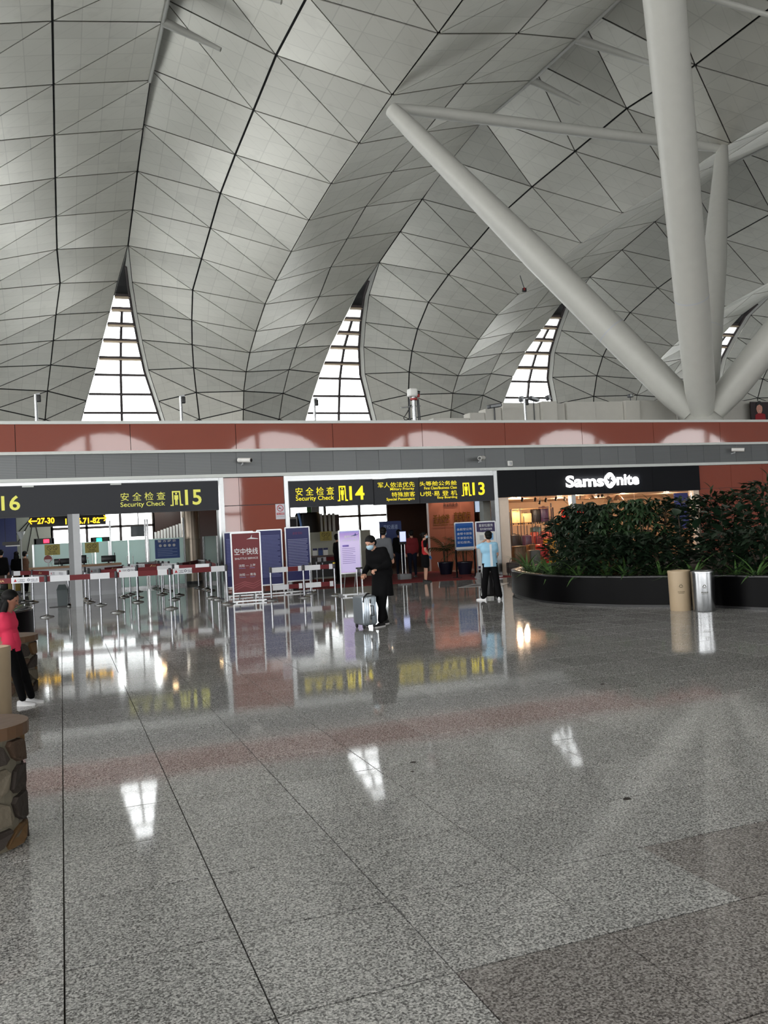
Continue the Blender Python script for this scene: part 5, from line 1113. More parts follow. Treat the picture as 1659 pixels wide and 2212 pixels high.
g_dark = M('dark_leaf', S(24, 40, 25), .4, 0, .25, 3); g_mid = M('mid_leaf', S(34, 54, 30), .4, 0, .25, 3); g_big = M('broad_leaf', S(30, 50, 34), .35, 0, .2, 3); g_spid = M('spider_leaf', S(74, 106, 54), .45, 0, .25, 4); bark = M('bark', S(66, 54, 40), .9); g_palm = M('palm_leaf', S(46, 66, 36), .45, 0, .2, 3)
def edge_in(y, d=.4):                                          # x of the big planter's near edge at y, moved inwards
    best = min(((abs(p[1]-y), p[0]) for p in big if p[0] < 13.5)); return best[1]+d
_lm = {}
def leaf_data(kind, L, W, curl, m, n=4):
    k = (kind, L, W)
    if k not in _lm: mb = MB(); leafmb(mb, L, W, Matrix.Identity(4), curl, n); _lm[k] = mb.mesh('leaf', m)
    return _lm[k]
def spider(label, x, y, z, s, n, grp, mat=g_spid):
    t = thing('spider_plant', label, 'plant', (x, y, z), group=grp)
    for i in range(n):
        o = ob('leaf', leaf_data('sp%d' % (i % 3), (.42, .5, .36)[i % 3], .035, (.55, .8, .4)[i % 3], mat, 5), t); o.rotation_euler = rotm(2*pi*i/n*2.4+rnd.random()*.5, rad(rnd.uniform(28, 80))).to_euler(); o.scale = (s,)*3
    part('crown', MB().lathe([(.03,-.02),(.035,.03),(.01,.07)], 8), mat, t, False)
ZS = .5
SPN = ['at the left tip of the big planter', 'second from the left tip of the big planter', 'third from the left tip of the planter', 'fourth from the planter tip', 'fifth from the planter tip', 'sixth from the planter tip', 'seventh from the planter tip', 'eighth from the tip, left of the bins', 'ninth from the tip, just left of the tan bin', 'behind the tan bin', 'behind the steel bin', 'right of the steel bin', 'second right of the steel bin', 'at the right edge of the view']
for i in range(14):
    y = 18.3-i*.53; x = edge_in(y, .38+.15*(i % 2)); spider('pale green spider plant '+SPN[i], x, y, ZS, rnd.uniform(1.1, 1.45), 17, 'spider plants along the planter edge')
for i, (x, y) in enumerate(((-.95,17.7),(-1.3,17.2),(-1.25,18.3))): spider('spider plant in the black planter behind the girl, '+('nearest the rim','left one','rear one')[i], x, y, .47, .9, 13, 'spider plants behind the girl', g_mid)
def shrub(label, x, y, z, h, rx, n, mode, mat, grp):
    n = int(n*(4.2 if mode == 'ov' else 2.3))
    t = thing('shrub', label, 'shrub', (x, y, z), group=grp); r = random.Random(int(x*97+y*31))
    for k in range(3): a = r.random()*6.28; part('stem', MB().tube([(0.03*cos(a),.03*sin(a),0),(.1*cos(a),.1*sin(a),h*.4),(rx*.5*cos(a),rx*.5*sin(a),h*.85)], [.022,.016,.007], 6), bark, t, False)
    mb = MB()
    for i in range(n):
        a = r.random()*6.28; u = r.random(); zz = h*(.1+.9*u**.8); rr = rx*math.sqrt(r.random())*(.55+.6*math.sin(pi*min(1, .15+.8*zz/h)))
        P = Matrix.Translation((rr*cos(a), rr*sin(a), zz)); el = rad(r.uniform(-10, 55)); az = a+r.uniform(-.9, .9)
        if mode == 'palmate':
            for q in range(6): leafmb(mb, r.uniform(.13, .2), .06, P @ rotm(az, el-.5) @ Matrix.Rotation(q*pi/3, 4, 'Z') @ Matrix.Rotation(.35, 4, 'Y'), .25, 3)
        else: leafmb(mb, r.uniform(.16, .27), r.uniform(.06, .1), P @ rotm(az, el, r.uniform(-.5, .5)), .35, 3)
    f = part('foliage', mb, mat, t, False); f['kind'] = 'stuff'
for i, (px, Y, h, rx, n, md, mt, lb) in enumerate(((1212,18.0,1.25,.38,90,'ov',g_dark,'dark glossy-leaved shrub at the left end of the planter'),(1236,17.0,1.55,.42,60,'palmate',g_dark,'dark umbrella-leaved shrub beside the mirror post'),(1262,16.6,1.6,.5,75,'palmate',g_dark,'umbrella-leaved shrub before the red cases'),(1300,16.0,1.62,.5,75,'palmate',g_dark,'umbrella-leaved shrub under the pendant lamps'),(1342,15.3,1.58,.5,75,'palmate',g_mid,'umbrella-leaved shrub in the middle of the planter'),(1383,15.0,1.6,.5,70,'palmate',g_mid,'umbrella-leaved shrub left of the broad-leaved plants'),(1425,15.4,1.58,.5,70,'ov',g_dark,'leafy shrub behind the broad-leaved plants'),(1480,15.6,1.58,.55,110,'ov',g_mid,'leafy shrub below the right end of the fascia'),(1540,15.2,1.6,.55,110,'ov',g_dark,'leafy shrub before the red wall'),(1600,14.8,1.66,.55,110,'ov',g_mid,'leafy shrub before the red wall, further right'),(1655,14.0,1.8,.55,110,'ov',g_dark,'tall leafy shrub at the right edge'),(1250,15.4,.8,.45,70,'ov',g_dark,'low dark shrub in front of the umbrella-leaved ones'),(1310,14.7,.85,.5,70,'ov',g_dark,'low dark shrub left of the brown pot'),(1365,14.2,.85,.5,80,'ov',g_dark,'low dark shrub right of the brown pot'),(1425,13.8,.8,.45,80,'ov',g_dark,'low dark shrub behind the tan bin'),(1575,12.9,.85,.5,80,'ov',g_dark,'low dark shrub right of the bins'),(1640,12.4,.9,.5,80,'ov',g_dark,'low dark shrub near the right edge'))):
    x = AY(px, 1150, Y).x; shrub(lb, x, Y, ZS, h, rx, n, md, mt, 'shrubs in the big planter')
for i, (px, Y, h, lb) in enumerate(((1468,14.3,1.25,'broad-leaved plant above the tan bin'),(1512,14.0,1.3,'broad-leaved plant above the steel bin'),(1560,13.8,1.35,'broad-leaved plant right of the bins'),(1608,13.5,1.3,'broad-leaved plant second from the right edge'),(1655,13.2,1.5,'broad-leaved plant at the right edge'))):
    x = AY(px, 1150, Y).x; t = thing('broad_leaf_plant', lb, 'plant', (x, Y, ZS), group='broad-leaved plants in the big planter')
    part('stem', MB().tube([(0,0,0),(.03,.02,h*.5),(0,0,h)], [.025,.02,.012], 7), bark, t, False)
    for k in range(30):
        o = ob('leaf', leaf_data('big%d' % (k % 2), .36, (.17, .2)[k % 2], .25, g_big, 5), t); o.location = (rnd.uniform(-.1,.1), rnd.uniform(-.1,.1), h*(.12+.88*k/30)); o.rotation_euler = rotm(k*2.4+rnd.random()*.4, rad(rnd.uniform(5, 50)), rnd.uniform(-.3,.3)).to_euler(); o.scale = (rnd.uniform(.7,1.1),)*3
# tall thin sprigs rising above the mass
for i, (px, py, Y) in enumerate(((1225,1090,17.2),(1309,1078,15.6),(1395,1076,15.4),(1530,1050,15.0),(1652,1020,13.6))):
    p = AY(px, py, Y); t = thing('tall_sprig', 'thin leafy sprig standing above the shrubs, '+('over the mirror post','under the pendant lamps','below the lit letters','before the red wall','topmost at the right edge')[i], 'plant', (p.x, Y, ZS), group='sprigs above the shrubs')
    H = p.z-ZS; part('stem', MB().tube([(0,0,0),(.02,0,H*.6),(.05,0,H)], [.012,.01,.005], 5), bark, t, False)
    for k in range(10): o = ob('leaf', leaf_data('spr', .2, .055, .25, g_mid, 4), t); o.location = (.05, 0, H*(.62+.04*k)); o.rotation_euler = rotm(k*2.4, rad(30+3*k)).to_euler()
# low ground cover, uncountable
mb = MB(); r = random.Random(5)
for i in range(1500):
    y = r.uniform(11.4, 18.6); x = edge_in(y, .25)+abs(r.gauss(0, .7)); leafmb(mb, r.uniform(.08,.15), .045, Matrix.Translation((x, y, ZS+r.uniform(0,.13))) @ rotm(r.random()*6.28, rad(r.uniform(0,60))), .3, 2)
solo('ground_cover', mb, g_mid, 'low leafy ground cover filling the big planter', 'plants', None, 'stuff')
x = AY(1320, 1180, 15.0).x
t = thing('flower_pot', 'square brown pot standing among the shrubs', 'pot', (x, 15.0, ZS)); pm = M('brown_pot', S(98, 78, 46), .6); part('body', MB().add([(-.17,-.17,0),(.17,-.17,0),(.17,.17,0),(-.17,.17,0),(-.2,-.2,.36),(.2,-.2,.36),(.2,.2,.36),(-.2,.2,.36)], [(0,3,2,1),(0,1,5,4),(1,2,6,5),(2,3,7,6),(3,0,4,7)]), pm, t, False); part('rim', MB().box(-.215,.215,-.215,.215,.35,.4), pm, t, False)
# potted palms before the terracotta wall
for i, (px, Y, lb) in enumerate(((962,28.4,'potted palm left of the blue board stand'),(1003,27.6,'potted palm behind the blue board stand'))):
    x = AY(px, 1200, Y).x; t = thing('potted_palm', lb, 'plant', (x, Y, 0), group='palms before the terracotta wall')
    part('pot', MB().lathe([(.2,0),(.27,.3),(.29,.42),(.3,.46),(.27,.46),(.25,.4)], 18), M('navy_pot', S(22, 24, 40), .3), t, False); part('soil', MB().lathe([(.25,.38),(.01,.39)], 14), soil, t, False)
    for k in range(3): part('trunk', MB().cyl((.05*cos(k*2),.05*sin(k*2),.38),(.1*cos(k*2),.1*sin(k*2),.95), .022, .016, 6), bark, t, False)
    for k in range(16):
        fr = MB(); az, el = k*2.4, rad(rnd.uniform(10, 75)); M0 = Matrix.Translation((0,0,.85)) @ rotm(az, el); pts = [(M0 @ Vector((.7*s, 0, -.45*s*s)))[:] for s in (0,.25,.5,.75,1)]; fr.tube(pts, [.01,.009,.007,.005,.002], 5)
        for q in range(1, 9):
            s = q/8.5
            for sd in (-1, 1): leafmb(fr, .22, .022, M0 @ Matrix.Translation((.7*s,0,-.45*s*s)) @ rotm(sd*.9, -.3-s*.4), .4, 2)
        part('frond', fr, g_palm, t, False)
# ============================================================ STONE SEAT WALLS at the left
stones_m = [M('stone_ochre', S(104, 78, 48), .8, 0, .25, 9, .3, 25), M('stone_brown', S(72, 54, 40), .8, 0, .25, 9, .3, 25), M('stone_dark', S(48, 40, 34), .8, 0, .3, 9, .3, 25), M('stone_grey', S(98, 90, 76), .8, 0, .2, 9, .3, 25)]
mort = M('stone_mortar', S(104, 98, 84), .9, 0, .15, 12); slab_m = M('brown_slab', S(96, 70, 48), .5, 0, .18, 5, .1, 15)
def stone_wall(label, xl, xe, y, r, h):
    """low wall along x with a rounded right end at xe; y = middle line, r = half thickness"""
    t = thing('stone_seat_wall', label, 'wall', (xe, y, 0)); q = 14
    def outl(rr): return [(xl, y-rr)]+[(xe+rr*sin(k*pi/q), y-rr*cos(k*pi/q)) for k in range(q+1)]+[(xl, y+rr)]
    part('core', MB().prismz(outl(r-.02), 0, h-.07), mort, t)
    Lf = xe-xl; tot = 2*Lf+pi*r
    def sp_(s, z, o):                                            # unrolled wall surface
        if s < Lf: return (xl+s, y-r-o, z)
        if s < Lf+pi*r: a = (s-Lf)/r; return (xe+(r+o)*sin(a), y-(r+o)*cos(a), z)
        return (xl+tot-s, y+r+o, z)
    rr = random.Random(int(abs(y)*10)); nz = max(3, int(h/.17)); ns = int(tot/.2); J = {}
    for i in range(ns+1):
        for j in range(nz+1): J[(i,j)] = (tot*i/ns+(rr.uniform(-.06,.06) if 0 < i < ns else 0)+(.05 if j % 2 else -.05), (h-.08)*j/nz+(rr.uniform(-.035,.035) if 0 < j < nz else 0))
    for i in range(ns):
        for j in range(nz):
            c = [J[(i,j)], J[(i+1,j)], J[(i+1,j+1)], J[(i,j+1)]]; m = (sum(p[0] for p in c)/4, sum(p[1] for p in c)/4); pol = []
            for k in range(4):
                a, b2 = c[k], c[(k+1)%4]
                for f in (.2, .8): pol.append((m[0]+(a[0]+(b2[0]-a[0])*f-m[0])*.9, m[1]+(a[1]+(b2[1]-a[1])*f-m[1])*.9))
            o = rr.uniform(.0, .014); n8 = len(pol); vs = [sp_(s, z, -.03) for s, z in pol]+[sp_(m[0]+(s-m[0])*.93, m[1]+(z-m[1])*.93, o) for s, z in pol]
            part('stone', MB().add(vs, [tuple(range(n8, 2*n8))]+[(k,(k+1)%n8,n8+(k+1)%n8,n8+k) for k in range(n8)]), stones_m[rr.randrange(4)], t)
    xs = [xl, xl+Lf*.45, xl+Lf*.8, None]
    for k in range(2): part('top_slab', MB().box(xs[k], xs[k+1]-.006, y-r-.02, y+r+.02, h-.07, h), slab_m, t)
    R = r+.03; part('top_slab', MB().prismz([(xs[2], y-R)]+[(xe+R*sin(k*pi/q), y-R*cos(k*pi/q)) for k in range(q+1)]+[(xs[2], y+R)], h-.07, h), slab_m, t)
stone_wall('low stone seat wall with brown slab top in the left foreground', -2.6, -.5, 5.52, .25, .7); stone_wall('low stone seat wall the girl leans on', -3.0, -.66, 11.15, .33, .68)
for i, (x, y, h) in enumerate(((-1.2,12.35,1.2),(-1.75,12.6,1.35))): shrub('dark shrub behind the girl at the left edge, '+('nearer one','further one')[i], x, y, 0, h, .45, 110, 'ov', g_dark, 'shrubs behind the girl')
# ============================================================ PEOPLE: one continuous body mesh each (capsules fused by a voxel remesh), hair, mask and shoes as children
skin = M('skin', S(196, 150, 126), .55, 0, .05); hair_m = M('black_hair', S(9, 8, 8), .6, 0, .2, 30, spec=.2); mask_m = M('blue_mask', S(176, 206, 222), .7); eye_m = M('eye_dark', S(24, 20, 18), .3); lip_m = M('lips', S(150, 84, 76), .5)
def capsule(mb, a, b, r0, r1, n=12):
    a, b = Vector(a), Vector(b); ax = (b-a); L = ax.length
    if L < 1e-5: mb.ell(a, (r0,)*3, n, 8); return
    ax.normalize(); u = ax.orthogonal().normalized(); w = ax.cross(u); rings = []
    for k in range(4): t = -pi/2+k*pi/2/4; rings.append((a+ax*r0*sin(t), max(r0*cos(t), 1e-4)))
    rings += [(a, r0), (b, r1)]
    for k in range(1, 5): t = k*pi/2/4; rings.append((b+ax*r1*sin(t), max(r1*cos(t), 1e-4)))
    vs = [c+(u*cos(2*pi*i/n)+w*sin(2*pi*i/n))*r for c, r in rings for i in range(n)]
    mb.add(vs, [(j*n+i, j*n+(i+1)%n, (j+1)*n+(i+1)%n, (j+1)*n+i) for j in range(len(rings)-1) for i in range(n)]+[tuple(range(n))[::-1], tuple(range((len(rings)-1)*n, len(rings)*n))], True)
def fuse(mb, vox):
    me = mb.mesh('body', []) if False else bpy.data.meshes.new('body'); me.from_pydata(mb.v, [], mb.f)
    o = bpy.data.objects.new('fuse', me); COL.objects.link(o)
    m = o.modifiers.new('r', 'REMESH'); m.mode = 'VOXEL'; m.voxel_size = vox; s = o.modifiers.new('s', 'SMOOTH'); s.iterations = 5; s.factor = .6
    dg = bpy.context.evaluated_depsgraph_get(); out = bpy.data.meshes.new_from_object(o.evaluated_get(dg)); bpy.data.objects.remove(o); bpy.data.meshes.remove(me); return out
DEF = dict(pel=(0,0,.94), che=(0,0,1.24), nek=(0,.01,1.42), hed=(0,-.015,1.575), lsh=(.165,.01,1.36), rsh=(-.165,.01,1.36), lel=(.21,.03,1.1), rel=(-.21,.03,1.1), lwr=(.21,-.05,.87), rwr=(-.21,-.05,.87),
           lhi=(.085,0,.9), rhi=(-.085,0,.9), lkn=(.095,-.015,.49), rkn=(-.095,-.015,.49), lan=(.095,.02,.085), ran=(-.095,.02,.085))
def person(label, loc, rz, pose={}, height=1.68, top=None, bottom=None, shoes=None, sleeve='short', legs='long', bulk=1.0, mask=True, hair='short', vox=.02, hdir=(0,-1,0), curl=(.5,.5), extra=None, glove=None, footdir=None, vest=None, pocket=None, sk=skin, hs=1.0):
    """local frame: faces -y, z up, drawn 1.68 m tall and scaled"""
    J = {k: Vector(v) for k, v in DEF.items()}; J.update({k: Vector(v) for k, v in pose.items()}); B = bulk
    caps = []                                                  # (a, b, r0, r1, tag)
    def c(a, b, r0, r1, tg): caps.append((Vector(a), Vector(b), r0, r1, tg))
    X = (J['lsh']-J['rsh']).normalized(); HX = (J['lhi']-J['rhi']).normalized()
    pel, che, nek, hed = J['pel'], J['che'], J['nek'], J['hed']
    c(pel-HX*.075*B, pel+HX*.075*B, .108*B, .108*B, 'top' if legs != 'bare' else 'top')
    mid = pel.lerp(che, .5); c(mid-X*.06*B, mid+X*.06*B, .105*B, .105*B, 'top'); c(che-X*.09*B, che+X*.09*B, .112*B, .112*B, 'top')
    up_ = che.lerp(nek, .55); c(up_-X*.1, up_+X*.1, .085, .085, 'top'); c(pel.lerp(mid,.5)-X*.065*B, pel.lerp(mid,.5)+X*.065*B, .105*B, .105*B, 'top')
    c(nek-(nek-che).normalized()*.04, nek.lerp(hed, .6), .052, .05, 'skin')
    for s in 'lr':
        sh, el, wr = J[s+'sh'], J[s+'el'], J[s+'wr']; cut = {'short': .62, 'long': 1.0, 'none': 0}[sleeve]; ru = .056*(B*.5+.5)
        c(up_.lerp(sh, .5), sh, .075, ru*1.15, 'top'); m_ = sh.lerp(el, cut)
        c(sh, m_, ru*1.1, ru, 'top')
        if sleeve == 'short': c(m_, el, .043, .04, 'skin'); c(el, wr, .04, .028, 'skin')
        else: c(el, wr, ru*.95, .042*(B*.5+.5), 'top')
        h, k, a = J[s+'hi'], J[s+'kn'], J[s+'an']
        if legs == 'bare':
            c(h, k, .09, .058, 'bottom'); c(h.lerp(k,.8), k, .06, .056, 'skin'); c(k, a, .055, .034, 'skin')
        elif legs == 'wide': c(h, k, .1*B, .085, 'bottom'); c(k, a+Vector((0,0,.02)), .085, .085, 'bottom')
        else: c(h, k, .092*B, .066*B, 'bottom'); c(k, a+Vector((0,0,.03)), .064*B, .05*B, 'bottom')
    hd = Vector(hdir).normalized(); side = hd.cross(Vector((0,0,1))).normalized(); upv = side.cross(hd)
    if upv.z < 0: upv = -upv
    side, hd, upv = side*hs, hd*hs, upv*hs
    c(hed+upv*.03+(-hd)*.012, hed+upv*.03+hd*.01, .083*hs, .08*hs, 'skin'); c(hed+hd*.015-upv*.05, hed+hd*.025-upv*.07, .062*hs, .05*hs, 'skin')   # skull and jaw
    c(hed+hd*.088+upv*.012, hed+hd*.106-upv*.018, .010, .014, 'skin')                                                              # nose
    for sg in (-1, 1): c(hed+side*.082*sg+upv*.01, hed+side*.086*sg-upv*.02-hd*.006, .017, .013, 'skin')                            # ears
    mb = MB()
    for a, b, r0, r1, tg in caps: capsule(mb, a, b, r0, r1)
    me = fuse(mb, vox)
    mats = [sk, top, bottom]; idx = {'skin': 0, 'top': 1, 'bottom': 2}
    nv = len(me.polygons); cen = np.empty(nv*3); me.polygons.foreach_get('center', cen); cen = cen.reshape(-1, 3); best = np.full(nv, 9.); mi = np.zeros(nv, int)
    for a, b, r0, r1, tg in caps:
        a_, ab = np.array(a), np.array(b-a); den = max(ab @ ab, 1e-9); t = np.clip((cen-a_) @ ab/den, 0, 1); d = np.linalg.norm(cen-a_-t[:,None]*ab, axis=1)-(r0+(r1-r0)*t)
        sel = d < best; best[sel] = d[sel]; mi[sel] = idx[tg]
    zs = pel.z-.02
    if legs != 'bare': mi[(mi == 1) & (cen[:,2] < zs-.1) & (np.abs(cen[:,0]-pel.x) < .2)] = 2
    for m in mats: me.materials.append(m)
    me.polygons.foreach_set('material_index', mi.astype(np.int32)); me.polygons.foreach_set('use_smooth', [True]*nv); me.update()
    t = thing('person', label, 'person', loc, rz); S_ = height/1.68; t.scale = (S_,)*3
    ob('body', me, t)
    def P(n, m_, mt): return part(n, m_, mt, t, False)
    for s, cu in (('l', curl[0]), ('r', curl[1])):                # hands: palm, four unequal bent fingers, thumb
        el, wr = J[s+'el'], J[s+'wr']; d = (wr-el).normalized(); hx = Vector((0,0,1)).cross(d)
        hx = hx.normalized() if hx.length > .1 else Vector((0,1,0)); hz = hx.cross(d).normalized()
        if pocket and s in pocket: continue
        hm = MB(); p0 = wr; p1 = wr+d*.075
        capsule(hm, p0-hx*.012, p1-hx*.022, .021, .016, 8); capsule(hm, p0+hx*.012, p1+hx*.022, .021, .016, 8); capsule(hm, p0, p1, .022, .018, 8)
        for k, (ln, of) in enumerate(((.062,-.027),(.072,-.009),(.068,.009),(.052,.026))):
            q0 = p1+hx*of; d1 = (d*cos(cu)+hz*sin(cu)); q1 = q0+d1*ln*.5; d2 = (d*cos(cu*2.1)+hz*sin(cu*2.1)); q2 = q1+d2*ln*.5; capsule(hm, q0, q1, .0095, .0088, 6); capsule(hm, q1, q2, .0088, .007, 6)
        sg = 1 if s == 'l' else -1; q0 = p0+d*.025-hx*.028*sg; q1 = q0+(d*.7-hx*.6*sg+hz*.3).normalized()*.036; capsule(hm, q0, q1, .012, .0105, 6); capsule(hm, q1, q1+(d*.85+hz*.5).normalized()*.03, .0105, .008, 6)
        P('hand', hm, glove or sk)
    e = MB()
    for sg in (-1, 1): e.ell(hed+side*.032*sg+hd*.079+upv*.022, (.012,.012,.008), 8, 6)
    P('eyes', e, eye_m)
    if mask:
        m_ = MB(); m_.ell(hed+hd*.055-upv*.045, (.066,.066,.056), 14, 10); P('face_mask', m_, mask_m)
        for sg in (-1, 1): P('mask_loop', MB().tube([hed+side*.055*sg+hd*.06-upv*.04, hed+side*.08*sg-upv*.012, hed+side*.055*sg+hd*.06-upv*.02], .003, 4), mask_m)
    else: P('mouth', MB().ell(hed+hd*.088-upv*.055, (.022,.012,.006), 8, 5), lip_m)
    hm = MB(); bc = hed-hd*.022+upv*.045
    R = Matrix((side, -hd, upv)).transposed()
    hm.ell(bc, (.094,.098,.088), 16, 10, R); hm.ell(bc-hd*.02-upv*.06, (.085,.07,.075), 14, 8, R)
    if hair == 'bun': hm.ell(bc-hd*.1+upv*.0, (.045,.04,.045), 12, 8, R)
    if hair == 'long':
        hm.ell(bc-hd*.045-upv*.16, (.085,.06,.15), 14, 8, R)
        for sg in (-1, 1): hm.ell(bc+side*.075*sg-upv*.15+hd*.005, (.028,.04,.13), 10, 8, R)
    P('hair', hm, hair_m)
    for s in 'lr':
        if shoes is None: break
        a = J[s+'an']; fd = Vector(footdir[s] if footdir else (0,-1,0)).normalized(); z0 = Vector((0,0,1)); pp = Vector((a.x, a.y, 0))
        sm = MB(); sdd = fd.cross(z0)
        prof = [(-.075,.032,.075),(-.03,.036,.085),(.04,.042,.07),(.1,.046,.052),(.15,.042,.044),(.185,.026,.034)]
        vs = []
        for u, w, h in prof:
            for v, hh in ((-1,.004),(-1.0,.02),(-.75,h*.8),(0,h),(.75,h*.8),(1.0,.02),(1,.004)): vs.append(pp+fd*u+sdd*w*v+z0*hh)
        n7 = 7; sm.add(vs, [(i*n7+k, (i+1)*n7+k, (i+1)*n7+k+1, i*n7+k+1) for i in range(len(prof)-1) for k in range(n7-1)], True); sm.add(vs[:n7], [tuple(range(n7))]); sm.add(vs[-n7:], [tuple(range(n7))[::-1]])
        so = P('shoe', sm, shoes[0]); so2 = MB(); so2.add([p+Vector((0,0,dz)) for dz in (-.004, .016) for p in [pp+fd*u+sdd*(w+.003)*sg for sg, seq in ((-1, prof), (1, prof[::-1])) for u, w, h in seq]], [tuple(range(12))[::-1], tuple(range(12,24))]+[(i,(i+1)%12,12+(i+1)%12,12+i) for i in range(12)]); part('sole', so2, shoes[1], so, False)
    return t, J, P
black_c = M('black_cloth', S(9, 9, 11), .9, 0, .2, 12, spec=.15); navy_c = M('navy_cloth', S(18, 21, 36), .9, spec=.2); red_c = M('red_cloth', S(176, 30, 34), .8, 0, .1, 8); blue_c = M('sky_blue_cloth', S(150, 196, 222), .8, 0, .06, 8); pink_c = M('pink_cloth', S(222, 52, 88), .8, 0, .08, 8); grey_c = M('grey_cloth', S(82, 84, 88), .85); brown_c2 = M('brown_cloth', S(96, 66, 48), .85); white_c = M('white_cloth', S(215, 216, 218), .7)
w_shoe = (M('white_shoe', S(222, 222, 224), .5), M('white_sole', S(236, 236, 236), .5)); b_shoe = (M('black_shoe', S(22, 22, 24), .5), M('pale_sole', S(200, 200, 200), .5)); b_flat = (M('black_flat', S(18, 18, 20), .4), M('black_sole', S(14, 14, 14), .6))
# person in black with the silver suitcase: hunched, looking down at a phone
gm = G(826, 1351)
t, J, P = person('person in black clothes and a blue mask, hunched over a phone beside a silver suitcase', (gm.x, gm.y, 0), rad(-62), dict(pel=(0,.06,.93), che=(0,-.03,1.2), nek=(0,-.13,1.37), hed=(0,-.2,1.46), lsh=(.17,-.06,1.32), rsh=(-.17,-.06,1.32), lel=(.23,.0,1.07), lwr=(.18,-.28,1.0), rel=(-.22,-.02,1.08), rwr=(-.1,-.3,.93), lhi=(.08,.06,.9), rhi=(-.08,.06,.9), lkn=(.1,-.06,.5), lan=(.1,-.14,.085), rkn=(-.1,.06,.5), ran=(-.1,.19,.085)),
     1.72, black_c, black_c, b_shoe, 'long', 'long', 1.22, True, 'short', .016, (0,-.8,-.55), (1.0,.9))
rw = J['rwr']; P('phone', MB().rbox(rw.x-.035, rw.x+.035, rw.y-.13, rw.y-.12, rw.z-.02, rw.z+.12, .004, 1), black_p)
cm = MB(); 
for z, r, y in ((.62,.2,.06),(.8,.19,.06),(1.0,.185,.03)): pass
cm.lathe([(.215,.52),(.205,.7),(.185,.95),(.16,1.0)], 20, (0,.05,0), 1, .8); P('coat_skirt', cm, black_c)
# usher in a red vest
gr = G(921, 1257)
t, J, P = person('attendant in a red vest, black skirt, blue gloves and white mask', (gr.x, gr.y, 0), rad(78), dict(lel=(.19,.02,1.1), lwr=(.1,-.14,.9), rel=(-.19,.02,1.1), rwr=(-.06,-.15,.88)), 1.58, red_c, black_c, b_flat, 'short', 'bare', .92, True, 'bun', .018, (0,-1,.05), (.5,.5), glove=M('blue_glove', S(70, 120, 180), .5))
sk_m = MB(); sk_m.lathe([(.175,.52),(.185,.7),(.17,.92),(.13,.97)], 22, (0,0,0), 1, .78); P('skirt', sk_m, black_c)
for s in 'lr': sl = MB(); a, b = J[s+'sh'], J[s+'el']; capsule(sl, a, a.lerp(b, .55), .07, .06, 12); P('sleeve', sl, black_c)
# person in sky-blue shirt seen from behind, hand at the face
gb_ = G(1062, 1296)
t, J, P = person('person in a sky-blue shirt and black trousers seen from behind, hand raised to face', (gb_.x, gb_.y, 0), rad(160), dict(rel=(.3,-.1,1.3), rwr=(.1,-.19,1.44), rsh=(.16,0,1.36), lsh=(-.16,0,1.36), lel=(-.2,-.02,1.1), lwr=(-.14,-.16,.95), lan=(-.19,.02,.085), ran=(.19,-.02,.085), lkn=(-.14,0,.49), rkn=(.14,0,.49), lhi=(-.085,0,.9), rhi=(.085,0,.9)), 1.56, blue_c, black_c, w_shoe, 'short', 'wide', 1.08, False, 'short', .018, (.15,-1,.0), (.7,.6), footdir={'l': (-.3,-1,0), 'r': (.9,-.5,0)})
st = MB(); st.add([(-.06,.150,.83),(0,.152,.83),(0,.146,1.0),(0,.137,1.12),(0,.132,1.25),(0,.118,1.37),(-.055,.114,1.37),(-.055,.13,1.25),(-.055,.135,1.12),(-.06,.144,1.0)], [(0,1,2,9),(9,2,3,8),(8,3,4,7),(7,4,5,6)]); P('shirt_stripe', st, white_c)
ss_ = MB(); ss_.tube([(.185,.02,.86),(.2,.03,.5),(.24,.03,.12)], .014, 5); P('trouser_stripe', ss_, white_c)
sh_ = MB(); sh_.lathe([(.19,.82),(.185,1.0),(.17,1.12)], 22, (0,0,0), 1, .74); P('shirt_hem', sh_, blue_c)
case('suitcase', 'black suitcase standing before the person in blue', (gb_.x+.16, gb_.y+.36, 0), .36, .26, .62, c_blk, rad(-10), None, 4)
# girl in pink leaning at the left
gg = Vector((-.42, 10.22, 0))
t, J, P = person('girl in a pink T-shirt and black trousers leaning at the left edge', gg, rad(70), dict(pel=(0,.2,.88), che=(0,.24,1.17), nek=(0,.22,1.36), hed=(0,.17,1.51), lsh=(.15,.24,1.3), rsh=(-.15,.24,1.3), lel=(.19,.32,1.05), lwr=(.16,.22,.82), rel=(-.19,.32,1.05), rwr=(-.15,.22,.82), lhi=(.08,.2,.84), rhi=(-.08,.2,.84), lkn=(.08,.06,.47), rkn=(-.08,.1,.47), lan=(.08,-.04,.08), ran=(-.08,.02,.08)), 1.27, pink_c, black_c, w_shoe, 'short', 'long', 1.12, False, 'long', .02, (0,-.9,-.3), (.4,.4), hs=1.22, sk=M('tan_skin', S(150, 104, 84), .55, 0, .05))
hm = MB(); hm.lathe([(.175,.78),(.165,.95),(.15,1.05)], 20, (0,.2,0), 1, .74); P('shirt_hem', hm, pink_c)
# person cut by the left edge
t, J, P = person('person cut by the left edge, bare arm beside the girl', (-1.12, 10.55, 0), rad(60), dict(lel=(.3,.06,1.12), lwr=(.12,-.16,1.1), lsh=(.17,0,1.36)), 1.55, grey_c, navy_c, b_shoe, 'short', 'long', 1.0, False, 'short', .025)
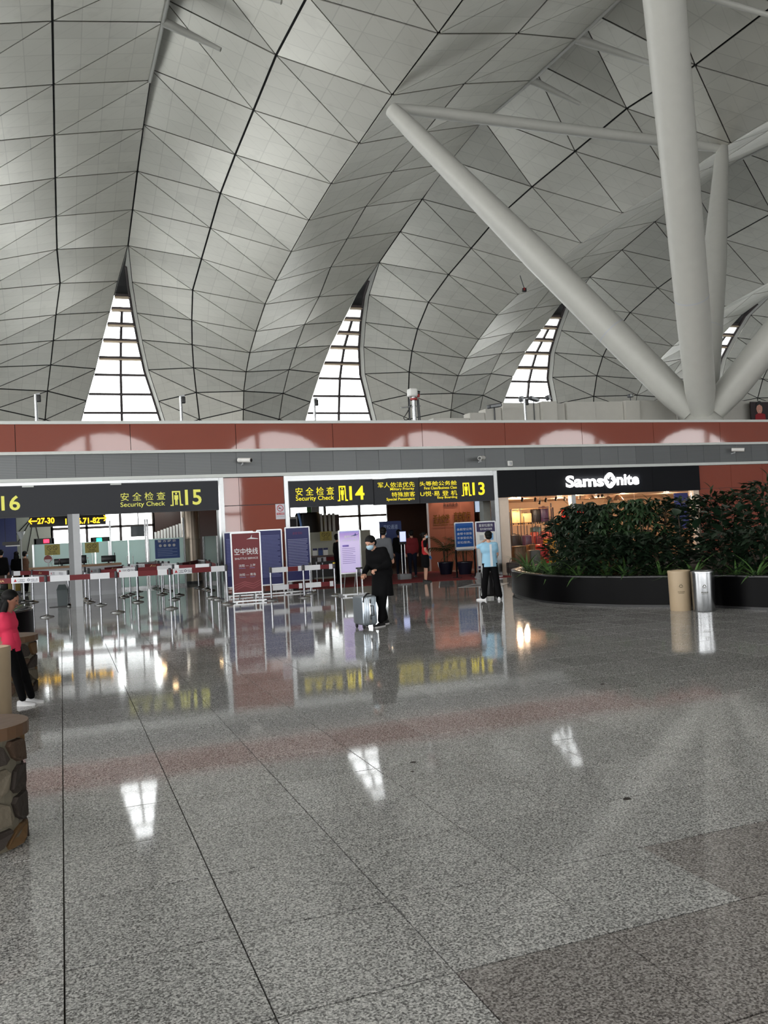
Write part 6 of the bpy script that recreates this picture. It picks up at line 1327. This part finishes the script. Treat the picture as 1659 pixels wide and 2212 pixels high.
# people inside the gateways
def far_person(label, px, py, rz, h, top, bottom, hair='short', legs='long', sleeve='long', pose={}, bulk=1.05, mask=True):
    g = G(px, py); return person(label, (g.x, g.y, 0), rz, pose, h, top, bottom, b_shoe, sleeve, legs, bulk, mask, hair, .028)
far_person('person in a dark red jacket queuing in the right gateway', 893, 1247, rad(170), 1.66, M('dark_red_cloth', S(110, 20, 26), .85), navy_c)
far_person('person in black standing at the kiosk in the right gateway', 866, 1246, rad(150), 1.7, black_c, navy_c)
far_person('tall person in a grey coat partly hidden behind the hunched one', 834, 1278, rad(140), 1.78, grey_c, black_c)
far_person('person in black behind the lilac poster', 733, 1262, rad(100), 1.66, black_c, black_c)
far_person('person in a brown top at the left counter', 57, 1283, rad(120), 1.6, brown_c2, black_c, 'bun')
far_person('person with long black hair beside the brown top at the left counter', 39, 1284, rad(150), 1.6, black_c, black_c, 'long')
far_person('officer in a white shirt behind the left counter', 48, 1269, rad(0), 1.68, white_c, navy_c)
far_person('person in black at the far left edge of the gateway', 6, 1288, rad(170), 1.7, black_c, black_c)
# dark luggage trolley of goods at the far left of the lane
g = G(14, 1292); t = thing('luggage_cart', 'low cart with yellow and dark boxes at the far left', 'cart', (g.x, g.y, 0)); part('deck', MB().box(-.5,.5,-.3,.3,.18,.24), dark_grey, t, False); part('push_bar', MB().tube([(-.5,-.28,.2),(-.55,-.28,1.0),(-.55,.28,1.0),(-.5,.28,.2)], .02, 6), stainless, t, False)
for sx in (-.4,.4):
    for sy in (-.25,.25): part('wheel', MB().cyl((sx,sy-.02,.08),(sx,sy+.02,.08), .08, n=10), black_p, t, False)
BX = [((-.45,-.28,.24),(.05,.0,.62),black_p,'black box on the cart, lower left'),((.08,-.28,.24),(.48,.0,.55),M('olive_box', S(120, 104, 40), .6),'olive yellow box on the cart, right'),((-.4,.03,.24),(.4,.28,.8),M('brown_box', S(70, 52, 40), .7),'brown box on the cart, rear')]
for a, b, m, lb in BX:
    t = thing('box', lb, 'box', (g.x+(a[0]+b[0])/2, g.y+(a[1]+b[1])/2, a[2])); w, d, h = (b[0]-a[0])/2, (b[1]-a[1])/2, b[2]-a[2]; part('carton', MB().rbox(-w,w,-d,d,0,h,.01,1), m, t, False); part('tape', MB().box(-.03,.03,-d-.002,d+.002,0.01,h+.003), light_grey, t, False)
# dry leaf scraps on the tiles
for i, (px, py, lb) in enumerate(((893,1647,'dark dry leaf scrap on the floor, larger one by the second window reflection'),(891,1667,'tiny dark scrap just below the larger leaf scrap'),(1355,1726,'small dark leaf scrap on the right half of the floor'),(1302,1478,'small dark scrap on the floor before the planter'))):
    g = G(px, py); r = (.022, .012, .024, .02)[i]
    solo('fallen_leaf', MB().prismz([(g.x+r*cos(k*1.05)*(1.3 if k % 2 else .8), g.y+r*.8*sin(k*1.05)) for k in range(6)], .0005, .004), M('dry_leaf', S(40, 34, 28), .8), lb, 'leaf', 'leaf scraps on the floor')
